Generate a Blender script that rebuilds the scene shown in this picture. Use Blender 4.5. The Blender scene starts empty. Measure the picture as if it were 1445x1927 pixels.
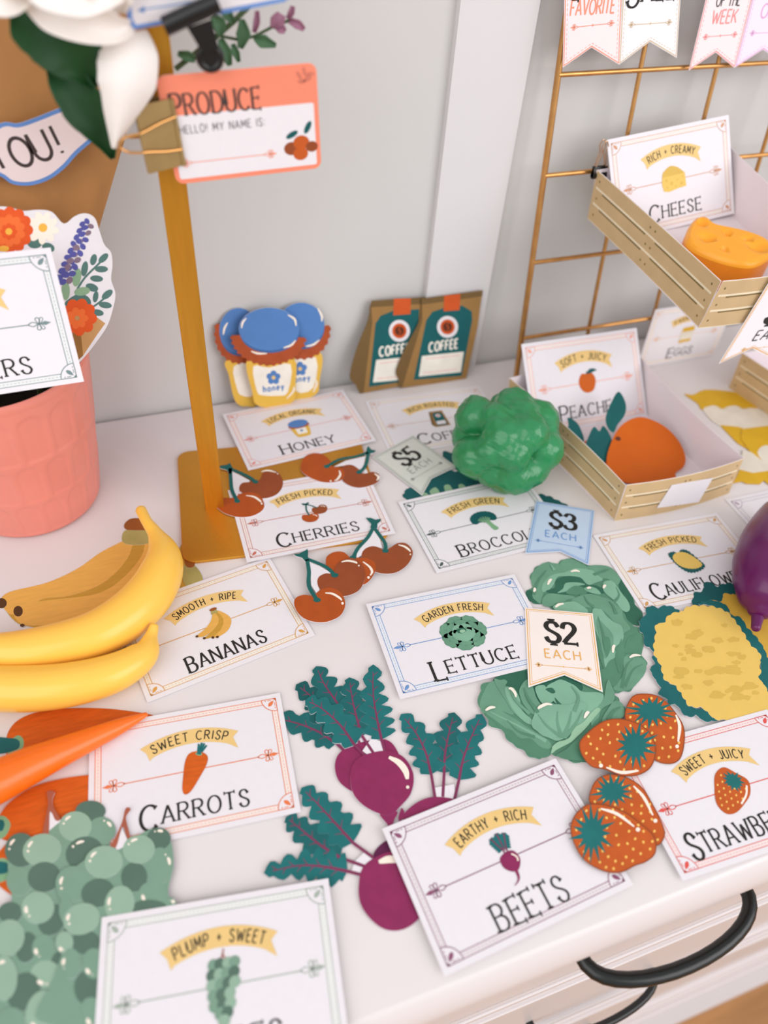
import bpy, math, random
import numpy as np
from mathutils import Matrix, Vector
random.seed(7)
SC=bpy.context.scene
COL=SC.collection
# ------------------------------------------------------------------ camera
# world frame in centimetres: x along the dresser, y from its front edge to the wall, z up from the dresser top
FP=1431.3; PITCH=math.radians(44.93); ROLL=math.radians(5.327); YAW=math.radians(23.4); HC=44.68; YC=-7.6
def V(*a): return np.array(a,float)
_F=V(0,math.cos(PITCH),-math.sin(PITCH)); _R=V(1,0,0); _U=np.cross(_R,_F)
_R2=_R*math.cos(ROLL)+_U*math.sin(ROLL); _U2=-_R*math.sin(ROLL)+_U*math.cos(ROLL)
_M=np.array([[math.cos(YAW),math.sin(YAW),0],[-math.sin(YAW),math.cos(YAW),0],[0,0,1]])
CR,CU,CF=_M@_R2,_M@_U2,_M@_F
CP=V(0,YC,HC)
CM=0.01
cam_d=bpy.data.cameras.new('camera'); cam=bpy.data.objects.new('camera',cam_d); COL.objects.link(cam)
cam.matrix_world=Matrix(((CR[0],CU[0],-CF[0],CP[0]*CM),(CR[1],CU[1],-CF[1],CP[1]*CM),(CR[2],CU[2],-CF[2],CP[2]*CM),(0,0,0,1)))
cam_d.sensor_fit='HORIZONTAL'; cam_d.sensor_width=36; cam_d.lens=FP/1445*36
cam_d.clip_start=.01; cam_d.clip_end=50
cam_d.dof.use_dof=True; cam_d.dof.focus_distance=.535; cam_d.dof.aperture_fstop=4.7
SC.camera=cam
# ------------------------------------------------------------------ light
W=bpy.data.worlds.new('world'); SC.world=W; W.use_nodes=True
W.node_tree.nodes['Background'].inputs[0].default_value=(.97,.98,1,1)
W.node_tree.nodes['Background'].inputs[1].default_value=.74
def area(name,loc,target,size,power,color):
    d=bpy.data.lights.new(name,'AREA'); d.shape='RECTANGLE'; d.size,d.size_y=size; d.energy=power; d.color=color
    o=bpy.data.objects.new(name,d); COL.objects.link(o); o.location=Vector(loc)*CM
    dr=(Vector(target)-Vector(loc)); o.rotation_euler=dr.to_track_quat('-Z','Y').to_euler()
    return o
area('window_light_left',(-130,-105,140),(20,25,0),(2.2,2.0),27,(1,.975,.95))
area('fill_light_right',(150,-150,110),(30,30,0),(1.8,1.6),31,(1,.955,.955))  # added fill lamp, placed to brighten the drawer fronts and right-hand wall
SC.view_settings.view_transform='Standard'; SC.view_settings.look='None'
SC.view_settings.exposure=-0.07; SC.view_settings.gamma=1; SC.view_settings.use_curve_mapping=False
# ------------------------------------------------------------------ pixel helpers: rays of the photograph cut by real planes
def ray(x,y): return CF+CR*((x-722.5)/FP)-CU*((y-963.5)/FP)
def at(x,y,z=0.):
    d=ray(x,y); return CP+d*((z-CP[2])/d[2])
def aty(x,y,Y):
    d=ray(x,y); return CP+d*((Y-CP[1])/d[1])
def pl(x,y,P,n):
    d=ray(x,y); return CP+d*(np.dot(P-CP,n)/np.dot(d,n))
class Z:
    """a crop of the photograph: its own pixels -> photograph pixels"""
    def __init__(s,ox,oy,k): s.o=(ox,oy); s.k=k
    def __call__(s,pts): return [(s.o[0]+x*s.k,s.o[1]+y*s.k) for x,y in pts]
ZA=Z(0,0,.4429); ZB=Z(0,340,.36336); ZC=Z(340,540,.41522); ZD=Z(960,0,.33564); ZE=Z(960,540,.33564); ZF=Z(680,720,.38754)
ZG=Z(0,920,.44291); ZH=Z(0,1280,.44291); ZI=Z(660,1020,.44291); ZJ=Z(1060,920,.26644); ZK=Z(460,1220,.34602); ZL=Z(700,1400,.38754)
ZM=Z(1040,1280,.28028); ZP=Z(1180,540,.20752); ZQ=Z(1000,0,.30796); ZR=Z(0,0,.2353); ZS=Z(0,620,.218); ZT=Z(0,1320,.24913)
ZU=Z(0,1680,.15225); ZV=Z(530,960,.17993); ZW=Z(400,830,.22145); ZX=Z(880,1030,.26298); ZAB=Z(1180,1080,.18339); ZPX=Z(0,0,1.)
# ------------------------------------------------------------------ materials
def lin(c):
    return [((v/255)/12.92 if v/255<=.04045 else ((v/255+.055)/1.055)**2.4) for v in c]
MATS={}
def mat(name,rgb,rough=.6,metal=0.,var=.06,scale=60.,spec=.3,coat=0.,bump=0.,stretch=None,bscale=None,sheen=0.,trans=0.,sss=0.):
    m=bpy.data.materials.new(name); m.use_nodes=True; nt=m.node_tree; b=nt.nodes['Principled BSDF']
    c=lin(rgb); b.inputs['Roughness'].default_value=rough; b.inputs['Metallic'].default_value=metal
    b.inputs['Specular IOR Level'].default_value=spec; b.inputs['Coat Weight'].default_value=coat; b.inputs['Coat Roughness'].default_value=.15
    if sss: b.inputs['Subsurface Weight'].default_value=sss; b.inputs['Subsurface Radius'].default_value=(.01,.006,.003); b.inputs['Subsurface Scale'].default_value=.6
    tc=nt.nodes.new('ShaderNodeTexCoord'); mp=nt.nodes.new('ShaderNodeMapping'); nz=nt.nodes.new('ShaderNodeTexNoise')
    nt.links.new(tc.outputs['Object'],mp.inputs['Vector']); nt.links.new(mp.outputs['Vector'],nz.inputs['Vector'])
    if stretch: mp.inputs['Scale'].default_value=stretch[:3]; 
    if stretch and len(stretch)>3: mp.inputs['Rotation'].default_value=(0,0,stretch[3])
    nz.inputs['Scale'].default_value=scale; nz.inputs['Detail'].default_value=4
    rp=nt.nodes.new('ShaderNodeValToRGB'); e=rp.color_ramp.elements
    e[0].position=.3; e[1].position=.7
    e[0].color=[x*(1-var) for x in c]+[1]; e[1].color=[min(x*(1+var),1) for x in c]+[1]
    nt.links.new(nz.outputs['Fac'],rp.inputs['Fac']); nt.links.new(rp.outputs['Color'],b.inputs['Base Color'])
    if bump:
        bp=nt.nodes.new('ShaderNodeBump'); bp.inputs['Strength'].default_value=bump; bp.inputs['Distance'].default_value=.001
        if bscale:
            n2=nt.nodes.new('ShaderNodeTexNoise'); n2.inputs['Scale'].default_value=bscale; n2.inputs['Detail'].default_value=3
            nt.links.new(mp.outputs['Vector'],n2.inputs['Vector']); nt.links.new(n2.outputs['Fac'],bp.inputs['Height'])
        else: nt.links.new(nz.outputs['Fac'],bp.inputs['Height'])
        nt.links.new(bp.outputs['Normal'],b.inputs['Normal'])
    MATS[name]=m; return m
mat('paper',(231,227,232),.7,var=.01,scale=200); mat('paper_inside',(232,222,226),.75,var=.01)
mat('wall_paint',(207,206,205),.75,var=.015,scale=3); mat('wall_strip',(219,217,219),.7,var=.015,scale=3)
mat('dresser_white',(221,214,214),.32,var=.01,scale=6,spec=.45); mat('dresser_gap',(95,80,82),.7)
mat('floor_wood',(176,128,82),.5,var=.18,scale=5,stretch=(1,8,1)); mat('black_metal',(14,18,18),.3,spec=.5)
mat('black_clip',(10,10,12),.28,spec=.5); mat('brass_clip',(176,152,104),.35,metal=.6,var=.1)
mat('gold_plate',(216,154,56),.38,metal=.75,var=.08,scale=300,stretch=(1,14,1),spec=.4); mat('gold_pole',(206,146,48),.36,metal=.7,var=.06,scale=300,stretch=(1,1,.1))
mat('gold_wire',(205,152,92),.28,metal=.85,var=.12,scale=90); mat('silver_wire',(205,170,140),.25,metal=.9)
mat('pot_pink',(231,140,125),.35,var=.03,spec=.4,scale=30); mat('soil_dark',(22,20,16),.9,var=.4,scale=120)
mat('kraft_wrap',(186,134,82),.7,var=.07,scale=40,stretch=(1,5,1)); mat('petal_white',(243,236,230),.6,var=.03,scale=50,bump=.2,sss=.1)
mat('leaf_dark',(26,70,34),.5,var=.3,scale=30); mat('leaf_eucalyptus',(74,110,78),.6,var=.2,scale=60); mat('leaf_mauve',(160,112,135),.6,var=.15); mat('stem_green',(72,92,60),.6)
mat('ink',(38,36,34),.6,var=.05); mat('ink_brown',(70,58,56),.6); mat('ink_grey',(96,92,96),.6)
mat('banner',(233,198,130),.65,var=.03); mat('teal',(26,108,110),.65,var=.1,scale=80); mat('teal_deep',(16,86,88),.65,var=.08,scale=80); mat('teal_mid',(24,98,100),.65,var=.1,scale=60)
mat('vein',(128,52,88),.65,var=.1); mat('beet',(138,40,88),.62,var=.07,scale=120); mat('beet_dark',(92,26,70),.62)
mat('cream',(247,236,222),.6,var=.01); mat('cherry_red',(174,78,24),.6,var=.06,scale=90); mat('cherry_brown',(146,72,36),.6,var=.06,scale=90); mat('stem_teal',(24,96,92),.6,var=.06)
mat('carrot_paper',(206,92,20),.6,var=.14,scale=70,stretch=(1.,7,1)); mat('carrot_plastic',(246,112,20),.3,var=.04,spec=.45,coat=.15,bump=.25,bscale=60,stretch=(1.,6,1))
mat('carrot_core',(126,170,130),.6); mat('banana_plastic',(255,200,84),.3,var=.05,scale=12,spec=.45,coat=.15); mat('banana_tip',(240,196,84),.4)
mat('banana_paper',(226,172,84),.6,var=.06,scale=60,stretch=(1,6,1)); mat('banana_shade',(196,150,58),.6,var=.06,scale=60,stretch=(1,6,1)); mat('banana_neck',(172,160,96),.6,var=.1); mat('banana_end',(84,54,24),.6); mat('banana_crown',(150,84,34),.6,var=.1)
mat('grape_light',(146,177,156),.6,var=.03); mat('grape_mid',(122,156,136),.6,var=.03); mat('grape_dark',(86,114,100),.6,var=.05); mat('grape_stem',(166,92,70),.6)
mat('lettuce_dark',(46,100,80),.6,var=.08); mat('lettuce_low',(84,134,108),.6,var=.1,scale=50); mat('lettuce_mid',(104,152,126),.6,var=.1,scale=50); mat('lettuce_light',(126,174,148),.6,var=.08,scale=50); mat('lettuce_pale',(150,192,160),.6,var=.06); mat('lettuce_vein',(84,136,110),.6)
mat('cauli',(230,193,100),.6,var=.03,scale=70); mat('cauli_shade',(214,178,86),.6,var=.03); mat('cauli_back',(212,168,66),.6,var=.06)
mat('straw',(192,88,32),.6,var=.07,scale=80); mat('seed',(240,194,98),.6); mat('straw_leaf',(26,108,108),.6,var=.1)
mat('broccoli_plastic',(38,132,78),.27,var=.09,scale=30,spec=.5,coat=.15,bump=.6,bscale=130); mat('broccoli_stem',(120,175,110),.4)
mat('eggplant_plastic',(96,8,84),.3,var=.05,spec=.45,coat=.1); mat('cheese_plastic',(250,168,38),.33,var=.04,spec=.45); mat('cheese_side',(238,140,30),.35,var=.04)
mat('crate_wood',(204,175,132),.6,var=.05,scale=60,stretch=(1,1,1)); mat('crate_dark',(132,112,70),.6); mat('crate_light',(238,222,192),.6)
mat('honey_blue',(84,130,192),.6,var=.03); mat('honey_blue_dark',(60,104,162),.6); mat('honey_frill',(170,78,40),.6,var=.08,scale=120); mat('honey_yellow',(228,184,76),.6,var=.03); mat('honey_label',(241,236,226),.6)
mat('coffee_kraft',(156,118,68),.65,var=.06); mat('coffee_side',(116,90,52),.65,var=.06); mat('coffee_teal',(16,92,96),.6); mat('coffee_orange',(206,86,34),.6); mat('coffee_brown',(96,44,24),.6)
mat('peach',(202,94,8),.6,var=.05,scale=30); mat('peach_leaf',(16,90,90),.6,var=.06); mat('egg_yellow',(218,172,38),.6,var=.06); mat('egg_white',(228,220,206),.6)
mat('flower_orange',(226,88,34),.6,var=.08); mat('flower_orange_light',(238,112,52),.6,var=.06); mat('flower_centre',(240,180,70),.6); mat('daisy',(246,236,222),.6,var=.02); mat('lavender',(84,86,158),.6,var=.1); mat('lavender_shade',(130,110,130),.6)
mat('sage_dark',(82,118,112),.6); mat('sage_light',(138,172,138),.6); mat('kraft_print',(198,150,96),.6,var=.05); mat('kraft_print_dark',(150,104,52),.6,var=.05)
mat('ribbon_pink',(240,222,222),.65,var=.01); mat('ribbon_blue',(104,144,208),.65); mat('tag_orange',(242,140,112),.6,var=.02); mat('tag_orange_dark',(206,120,100),.6)
mat('tag_blue_fill',(190,208,230),.65,var=.02); mat('tag_cream',(243,232,226),.65,var=.01); mat('tag_grey',(214,216,208),.65,var=.01); mat('tag_sale',(243,240,244),.65,var=.01); mat('tag_pinkish',(246,230,232),.65,var=.01); mat('tag_lilac',(243,228,242),.65,var=.01)
ACC={}
def acc(n,rgb,pale=None):
    mat('print_'+n,rgb,.65,var=.03)
    p=pale or tuple(int(241+(c-241)*.12) for c in rgb)
    mat('print_'+n+'_pale',p,.65,var=.01); ACC[n]=('print_'+n,'print_'+n+'_pale')
for n,c in dict(cherry=(196,110,92),banana=(214,158,78),carrot=(230,122,74),lettuce=(108,148,202),broccoli=(72,88,84),cauli=(206,156,96),beet=(140,82,112),straw=(222,86,80),grape=(166,178,168),
    honey=(228,150,138),coffee=(214,176,156),cheese=(206,152,118),peach=(240,164,142),egg=(232,192,160),flower=(118,140,142),purple=(172,152,176),gold=(232,176,98),blue=(104,148,204),grey=(150,156,150),coral=(238,150,124),tan=(206,184,150),rose=(240,150,150),lilac=(222,170,214)).items(): acc(n,c)
# ------------------------------------------------------------------ stroke lettering
def arc(cx,cy,rx,ry,a0,a1,n=10):
    return [(cx+rx*math.cos(math.radians(a0+(a1-a0)*i/n)),cy+ry*math.sin(math.radians(a0+(a1-a0)*i/n))) for i in range(n+1)]
def cr(pts,closed=True,n=5):
    P=[V(*p) for p in pts]; N=len(P); out=[]
    for i in range(N if closed else N-1):
        p1,p2=P[i],P[(i+1)%N]
        p0=P[(i-1)%N] if (closed or i>0) else p1+(p1-p2)
        p3=P[(i+2)%N] if (closed or i<N-2) else p2+(p2-p1)
        for k in range(n):
            t=k/n; out.append(tuple(.5*((2*p1)+(-p0+p2)*t+(2*p0-5*p1+4*p2-p3)*t*t+(-p0+3*p1-3*p2+p3)*t**3)))
    if not closed: out.append(tuple(P[-1]))
    return out
S_=cr([(.51,.80),(.42,.95),(.27,1),(.1,.92),(.05,.75),(.14,.6),(.3,.5),(.47,.38),(.53,.22),(.43,.05),(.26,0),(.09,.07),(.02,.22)],False,3)
GL={
'A':(.7,[[(0,0),(.35,1)],[(.7,0),(.35,1)],[(.13,.33),(.57,.33)]]),
'B':(.58,[[(0,0),(0,1)],[(0,1),(.26,1)]+arc(.26,.77,.24,.23,80,-90,8)+[(0,.54)],[(0,.54),(.28,.54)]+arc(.28,.27,.28,.27,80,-90,8)+[(0,0)]]),
'C':(.68,[arc(.37,.5,.37,.5,48,312,16)]),
'D':(.66,[[(0,0),(0,1)],[(0,1),(.24,1)]+arc(.24,.5,.42,.5,80,-80,12)+[(.24,0),(0,0)]]),
'E':(.5,[[(0,0),(0,1)],[(0,1),(.48,1)],[(0,.52),(.4,.52)],[(0,0),(.5,0)]]),
'F':(.48,[[(0,0),(0,1)],[(0,1),(.48,1)],[(0,.52),(.4,.52)]]),
'G':(.7,[arc(.37,.5,.37,.5,48,345,18),[(.4,.44),(.73,.44)],[(.71,.44),(.71,.12)]]),
'H':(.62,[[(0,0),(0,1)],[(.62,0),(.62,1)],[(0,.52),(.62,.52)]]),
'I':(.08,[[(.04,0),(.04,1)]]),
'J':(.44,[[(.42,1),(.42,.25)]+arc(.21,.22,.21,.22,0,-160,8)]),
'K':(.6,[[(0,0),(0,1)],[(.58,1),(.02,.42)],[(.2,.6),(.6,0)]]),
'L':(.48,[[(0,0),(0,1)],[(0,0),(.48,0)]]),
'M':(.78,[[(0,0),(.06,1)],[(.06,1),(.39,.25)],[(.39,.25),(.72,1)],[(.72,1),(.78,0)]]),
'N':(.64,[[(0,0),(0,1)],[(0,1),(.64,0)],[(.64,0),(.64,1)]]),
'O':(.74,[arc(.37,.5,.37,.5,0,360,20)]),
'P':(.56,[[(0,0),(0,1)],[(0,1),(.28,1)]+arc(.28,.73,.27,.27,80,-90,9)+[(0,.46)]]),
'R':(.6,[[(0,0),(0,1)],[(0,1),(.28,1)]+arc(.28,.75,.26,.25,80,-90,9)+[(0,.5)],[(.26,.5),(.6,0)]]),
'S':(.54,[S_]),
'T':(.6,[[(.3,0),(.3,1)],[(0,1),(.6,1)]]),
'U':(.64,[[(0,1),(0,.34)]+arc(.32,.34,.32,.34,180,360,10)+[(.64,1)]]),
'V':(.66,[[(0,1),(.33,0)],[(.33,0),(.66,1)]]),
'W':(.94,[[(0,1),(.24,0)],[(.24,0),(.47,.8)],[(.47,.8),(.7,0)],[(.7,0),(.94,1)]]),
'Y':(.64,[[(0,1),(.32,.46)],[(.64,1),(.32,.46)],[(.32,.46),(.32,0)]]),
'+':(.62,[[(.05,.48),(.57,.48)],[(.31,.22),(.31,.74)]]),
'!':(.1,[[(.05,.3),(.05,1)],[(.05,0),(.05,.08)]]), ':':(.1,[[(.05,.1),(.05,.2)],[(.05,.6),(.05,.7)]]),
'2':(.56,[cr([(.04,.74),(.1,.93),(.28,1),(.46,.92),(.52,.73),(.42,.52),(.2,.26),(.03,.02)],False,3),[(.03,0),(.56,0)]]),
'3':(.54,[cr([(.05,.82),(.14,.96),(.28,1),(.44,.9),(.46,.72),(.36,.57),(.2,.53)],False,3),cr([(.2,.53),(.4,.49),(.52,.33),(.48,.1),(.28,0),(.1,.05),(.02,.2)],False,3)]),
'5':(.54,[[(.48,1),(.1,1)],[(.1,1),(.07,.53)],cr([(.07,.53),(.25,.62),(.44,.54),(.52,.33),(.44,.09),(.24,0),(.08,.06),(.02,.2)],False,3)]),
'$':(.54,[S_,[(.28,-.14),(.28,.02)],[(.28,.98),(.28,1.14)]]),
' ':(.36,[]),
'h':(.42,[[(0,0),(0,1)],[(0,.4)]+arc(.2,.4,.2,.22,180,0,8)+[(.4,0)]]),'o':(.46,[arc(.23,.31,.23,.31,0,360,14)]),'n':(.42,[[(0,0),(0,.62)],[(0,.4)]+arc(.2,.4,.2,.22,180,0,8)+[(.4,0)]]),
'e':(.44,[[(.02,.33),(.44,.33)]+arc(.22,.31,.22,.31,5,310,14)]),'y':(.42,[[(0,.62),(.21,.05)],[(.42,.62),(.1,-.3)]]),
}
E=.0045; TH=.04
class Sheet:
    """one printed sheet of card: a cut slab plus its ink, in the sheet's own plane (u, v), cm"""
    def __init__(s,name,O,u=(1,0,0),v=(0,1,0)):
        s.name=name; s.O=V(*O); s.u=V(*u)/np.linalg.norm(u); v=V(*v); v=v-s.u*np.dot(v,s.u); s.v=v/np.linalg.norm(v); s.n=np.cross(s.u,s.v)
        s.V=[]; s.Fc=[]; s.Mi=[]; s.mats=[]; s.bend=None; s.sc=1.
    def mi(s,m):
        if m not in s.mats: s.mats.append(m)
        return s.mats.index(m)
    def px(s,pts):
        o=[]
        for x,y in pts:
            d=pl(x,y,s.O,s.n)-s.O; o.append((float(d@s.u),float(d@s.v)))
        return o
    def face(s,pts,z,m):
        if not isinstance(z,(list,tuple)): z=[z]*len(pts)
        i=len(s.V); s.V+=[(p[0],p[1],h) for p,h in zip(pts,z)]; s.Fc.append(tuple(range(i,i+len(pts)))); s.Mi.append(s.mi(m))
    def ccw(s,pts):
        a=sum(p[0]*q[1]-p[1]*q[0] for p,q in zip(pts,pts[1:]+pts[:1])); return list(pts) if a>0 else list(pts)[::-1]
    def poly(s,pts,m,lay): s.face(s.ccw(pts),TH+lay*E,m)
    def slab(s,pts,m,lay=0,side='paper',t=None):
        pts=s.ccw(pts); h=(t or TH)+lay*E; n=len(pts); i=len(s.V)
        s.V+=[(p[0],p[1],h) for p in pts]+[(p[0],p[1],0) for p in pts]
        s.Fc.append(tuple(range(i,i+n))); s.Mi.append(s.mi(m))
        s.Fc.append(tuple(range(i+2*n-1,i+n-1,-1))); s.Mi.append(s.mi(side))
        for k in range(n):
            j=(k+1)%n; s.Fc.append((i+n+k,i+n+j,i+j,i+k)); s.Mi.append(s.mi(side))
    def line(s,pts,w,m,lay,closed=False,wf=None):
        P=[V(*p) for p in pts]
        if closed and np.linalg.norm(P[0]-P[-1])<1e-6: P=P[:-1]
        n=len(P); L=[]
        for k in range(n):
            a=P[k]-P[k-1] if (k>0 or closed) else P[1]-P[0]
            b=P[(k+1)%n]-P[k] if (k<n-1 or closed) else P[k]-P[k-1]
            a=a/(np.linalg.norm(a)+1e-9); b=b/(np.linalg.norm(b)+1e-9); t=a+b; t=t/(np.linalg.norm(t)+1e-9)
            nn=V(-t[1],t[0]); c=max(.55,float(np.dot(nn,V(-b[1],b[0]))))
            ww=(wf(t,k/(n-1) if n>1 else 0) if wf else w)/2/c
            L.append((P[k]+nn*ww,P[k]-nn*ww))
        z=TH+lay*E; i=len(s.V)
        for l,r in L: s.V+=[(l[0],l[1],z),(r[0],r[1],z)]
        for k in range(n if closed else n-1):
            j=(k+1)%n; s.Fc.append((i+2*k,i+2*k+1,i+2*j+1,i+2*j)); s.Mi.append(s.mi(m))
    def ell(s,cx,cy,rx,ry,rot,m,lay,n=22): s.poly(s.epts(cx,cy,rx,ry,rot,n),m,lay)
    @staticmethod
    def epts(cx,cy,rx,ry,rot=0,n=22):
        c,q=math.cos(math.radians(rot)),math.sin(math.radians(rot))
        return [(cx+rx*math.cos(t)*c-ry*math.sin(t)*q,cy+rx*math.cos(t)*q+ry*math.sin(t)*c) for t in [2*math.pi*k/n for k in range(n)]]
    # traced in a crop of the photograph, on this sheet's plane
    def zp(s,z,pts,m,lay,sm=4): s.poly(s.px(z(cr(pts,True,sm) if sm else pts)),m,lay)
    def zs(s,z,pts,m,lay=0,sm=4,**k): s.slab(s.px(z(cr(pts,True,sm) if sm else pts)),m,lay,**k)
    def ze(s,z,cx,cy,rx,ry,rot,m,lay,n=22): s.poly(s.px(z(s.epts(cx,cy,rx,ry,rot,n))),m,lay)
    def zl(s,z,pts,w,m,lay,sm=4,wf=None): s.line(s.px(z(cr(pts,False,sm) if sm else pts)),w,m,lay,wf=wf)
    def glint(s,z,pts,w,lay,m='cream'):
        s.zl(z,pts,w,m,lay,4,wf=lambda t,k:w*(.35+.65*math.sin(math.pi*min(1,max(0,k*.9+.05)))))
    def glyph(s,ch,f,h,m,lay,style):
        w,st=GL[ch]
        if style=='sans': th=tv=.125*h
        elif style=='thin': th=tv=.09*h
        elif style=='fat': th,tv=.11*h,.2*h
        elif style=='serifthin': th,tv=.06*h,.098*h
        elif style=='bold': th,tv=.2*h,.2*h
        else: th,tv=.075*h,.128*h
        for q,p in enumerate(st):
            P=[f(a*h,b*h) for a,b in p]
            d0=f(0,1);d1=f(0,0);up=V(d0[0]-d1[0],d0[1]-d1[1]);up/=np.linalg.norm(up)
            closed=len(p)>3 and math.dist(p[0],p[-1])<1e-6
            s.line(P,0,m,lay+.03*q,closed,wf=lambda t,k:th+(tv-th)*abs(float(t@up)))
            if style in('serif','fat','serifthin') and not closed:
                for e,e2 in ((0,1),(-1,-2)):
                    x,y=p[e]; dx,dy=p[e2][0]-x,p[e2][1]-y
                    shared=any(math.dist(p[e],r)<.03 for j,o in enumerate(st) if j!=q for r in (o[0],o[-1]))
                    sl=.115 if style=='serif' else .15
                    if abs(dy)>abs(dx)*1.0 and (y<.03 or y>.97) and len(p)<5:
                        if shared and abs(dx)>.05: continue
                        yy=y+(.03 if y<.5 else -.03)
                        s.line([f((x-sl)*h,yy*h),f((x+sl)*h,yy*h)],.075*h,m,lay+.3+.01*e)
                    elif len(p)>=5 and not shared and y<1.1:
                        nx,ny=-dy,dx; L=math.hypot(nx,ny)+1e-9
                        if abs(dy)>abs(dx)*2 and y>.97: nx,ny,L=1,0,1
                        s.line([f((x-nx/L*.09)*h,(y-ny/L*.09)*h),f((x+nx/L*.09)*h,(y+ny/L*.09)*h)],.08*h,m,lay+.3)
                    elif not shared and abs(dx)>abs(dy)*3 and ch in 'EFTLZ25':
                        s.line([f((x)*h,(y-.1)*h),f((x)*h,(y+.1)*h)],.07*h,m,lay+.3)
    def text(s,t,cx,cy,h,m,lay=3,style='sans',track=.2,rot=0.,radius=None,initial=1.,drop=0.,width=None,xs=1.):
        if not t: return
        ws=[GL[c][0]*h*xs*(initial if (i==0 and initial!=1) else 1) for i,c in enumerate(t)]
        tr=track*h*xs; tot=sum(ws)+tr*(len(t)-1)
        k=1. if width is None else width/tot
        x=-tot*k/2; c,q=math.cos(rot),math.sin(rot)
        for i,ch in enumerate(t):
            hh=h*(initial if i==0 else 1); yo=-drop*h if (i==0) else 0
            w=ws[i]*k; xm=x+w/2
            if radius:
                a=xm/radius
                def f(a_,b_,a=a,w=w,yo=yo,k=k):
                    lx=a_*xs*k-w/2; ly=b_+yo-h/2; rr=radius+ly
                    X=rr*math.sin(a)+lx*math.cos(a); Y=rr*math.cos(a)-lx*math.sin(a)-radius
                    return (cx+X*c-Y*q,cy+X*q+Y*c)
            else:
                def f(a_,b_,x=x,yo=yo,k=k):
                    X=x+a_*xs*k; Y=b_+yo-h/2
                    return (cx+X*c-Y*q,cy+X*q+Y*c)
            s.glyph(ch,f,hh,m,lay,style)
            x+=w+tr*k
    def done(s,label=None,cat=None,group=None,parent=None,smooth=False):
        me=bpy.data.meshes.new(s.name); vs=s.V
        if s.bend: vs=[(a,b,c+s.bend(a,b)) for a,b,c in vs]
        me.from_pydata([(a*CM*s.sc,b*CM*s.sc,c*CM) for a,b,c in vs],[],s.Fc)
        for m in s.mats: me.materials.append(MATS[m])
        me.polygons.foreach_set('material_index',s.Mi); me.update()
        o=bpy.data.objects.new(s.name,me); COL.objects.link(o)
        Mx=Matrix(((s.u[0],s.v[0],s.n[0],s.O[0]*CM),(s.u[1],s.v[1],s.n[1],s.O[1]*CM),(s.u[2],s.v[2],s.n[2],s.O[2]*CM),(0,0,0,1)))
        if parent is not None: o.parent=parent; o.matrix_parent_inverse=Matrix.Identity(4); o.matrix_local=PM[parent.name].inverted()@Mx
        else: o.matrix_world=Mx
        PM[o.name]=Mx
        tag(o,label,cat,group); return o
PM={}
def tag(o,label=None,cat=None,group=None,kind=None):
    if label: o['label']=label
    if cat: o['category']=cat
    if group: o['group']=group
    if kind: o['kind']=kind
def thing(name,label,cat,loc,group=None):
    o=bpy.data.objects.new(name,None); COL.objects.link(o); o.location=Vector(loc)*CM; o.empty_display_size=.02
    PM[o.name]=Matrix.Translation(Vector([float(q)*CM for q in loc])); tag(o,label,cat,group); return o
def flat(name,x,y,z,ang=0.):
    return Sheet(name,(x,y,z),(math.cos(ang),math.sin(ang),0),(-math.sin(ang),math.cos(ang),0))
def pflat(name,pxy,z,ang=0.):
    p=at(pxy[0],pxy[1],z); return flat(name,p[0],p[1],z,ang)
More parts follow.
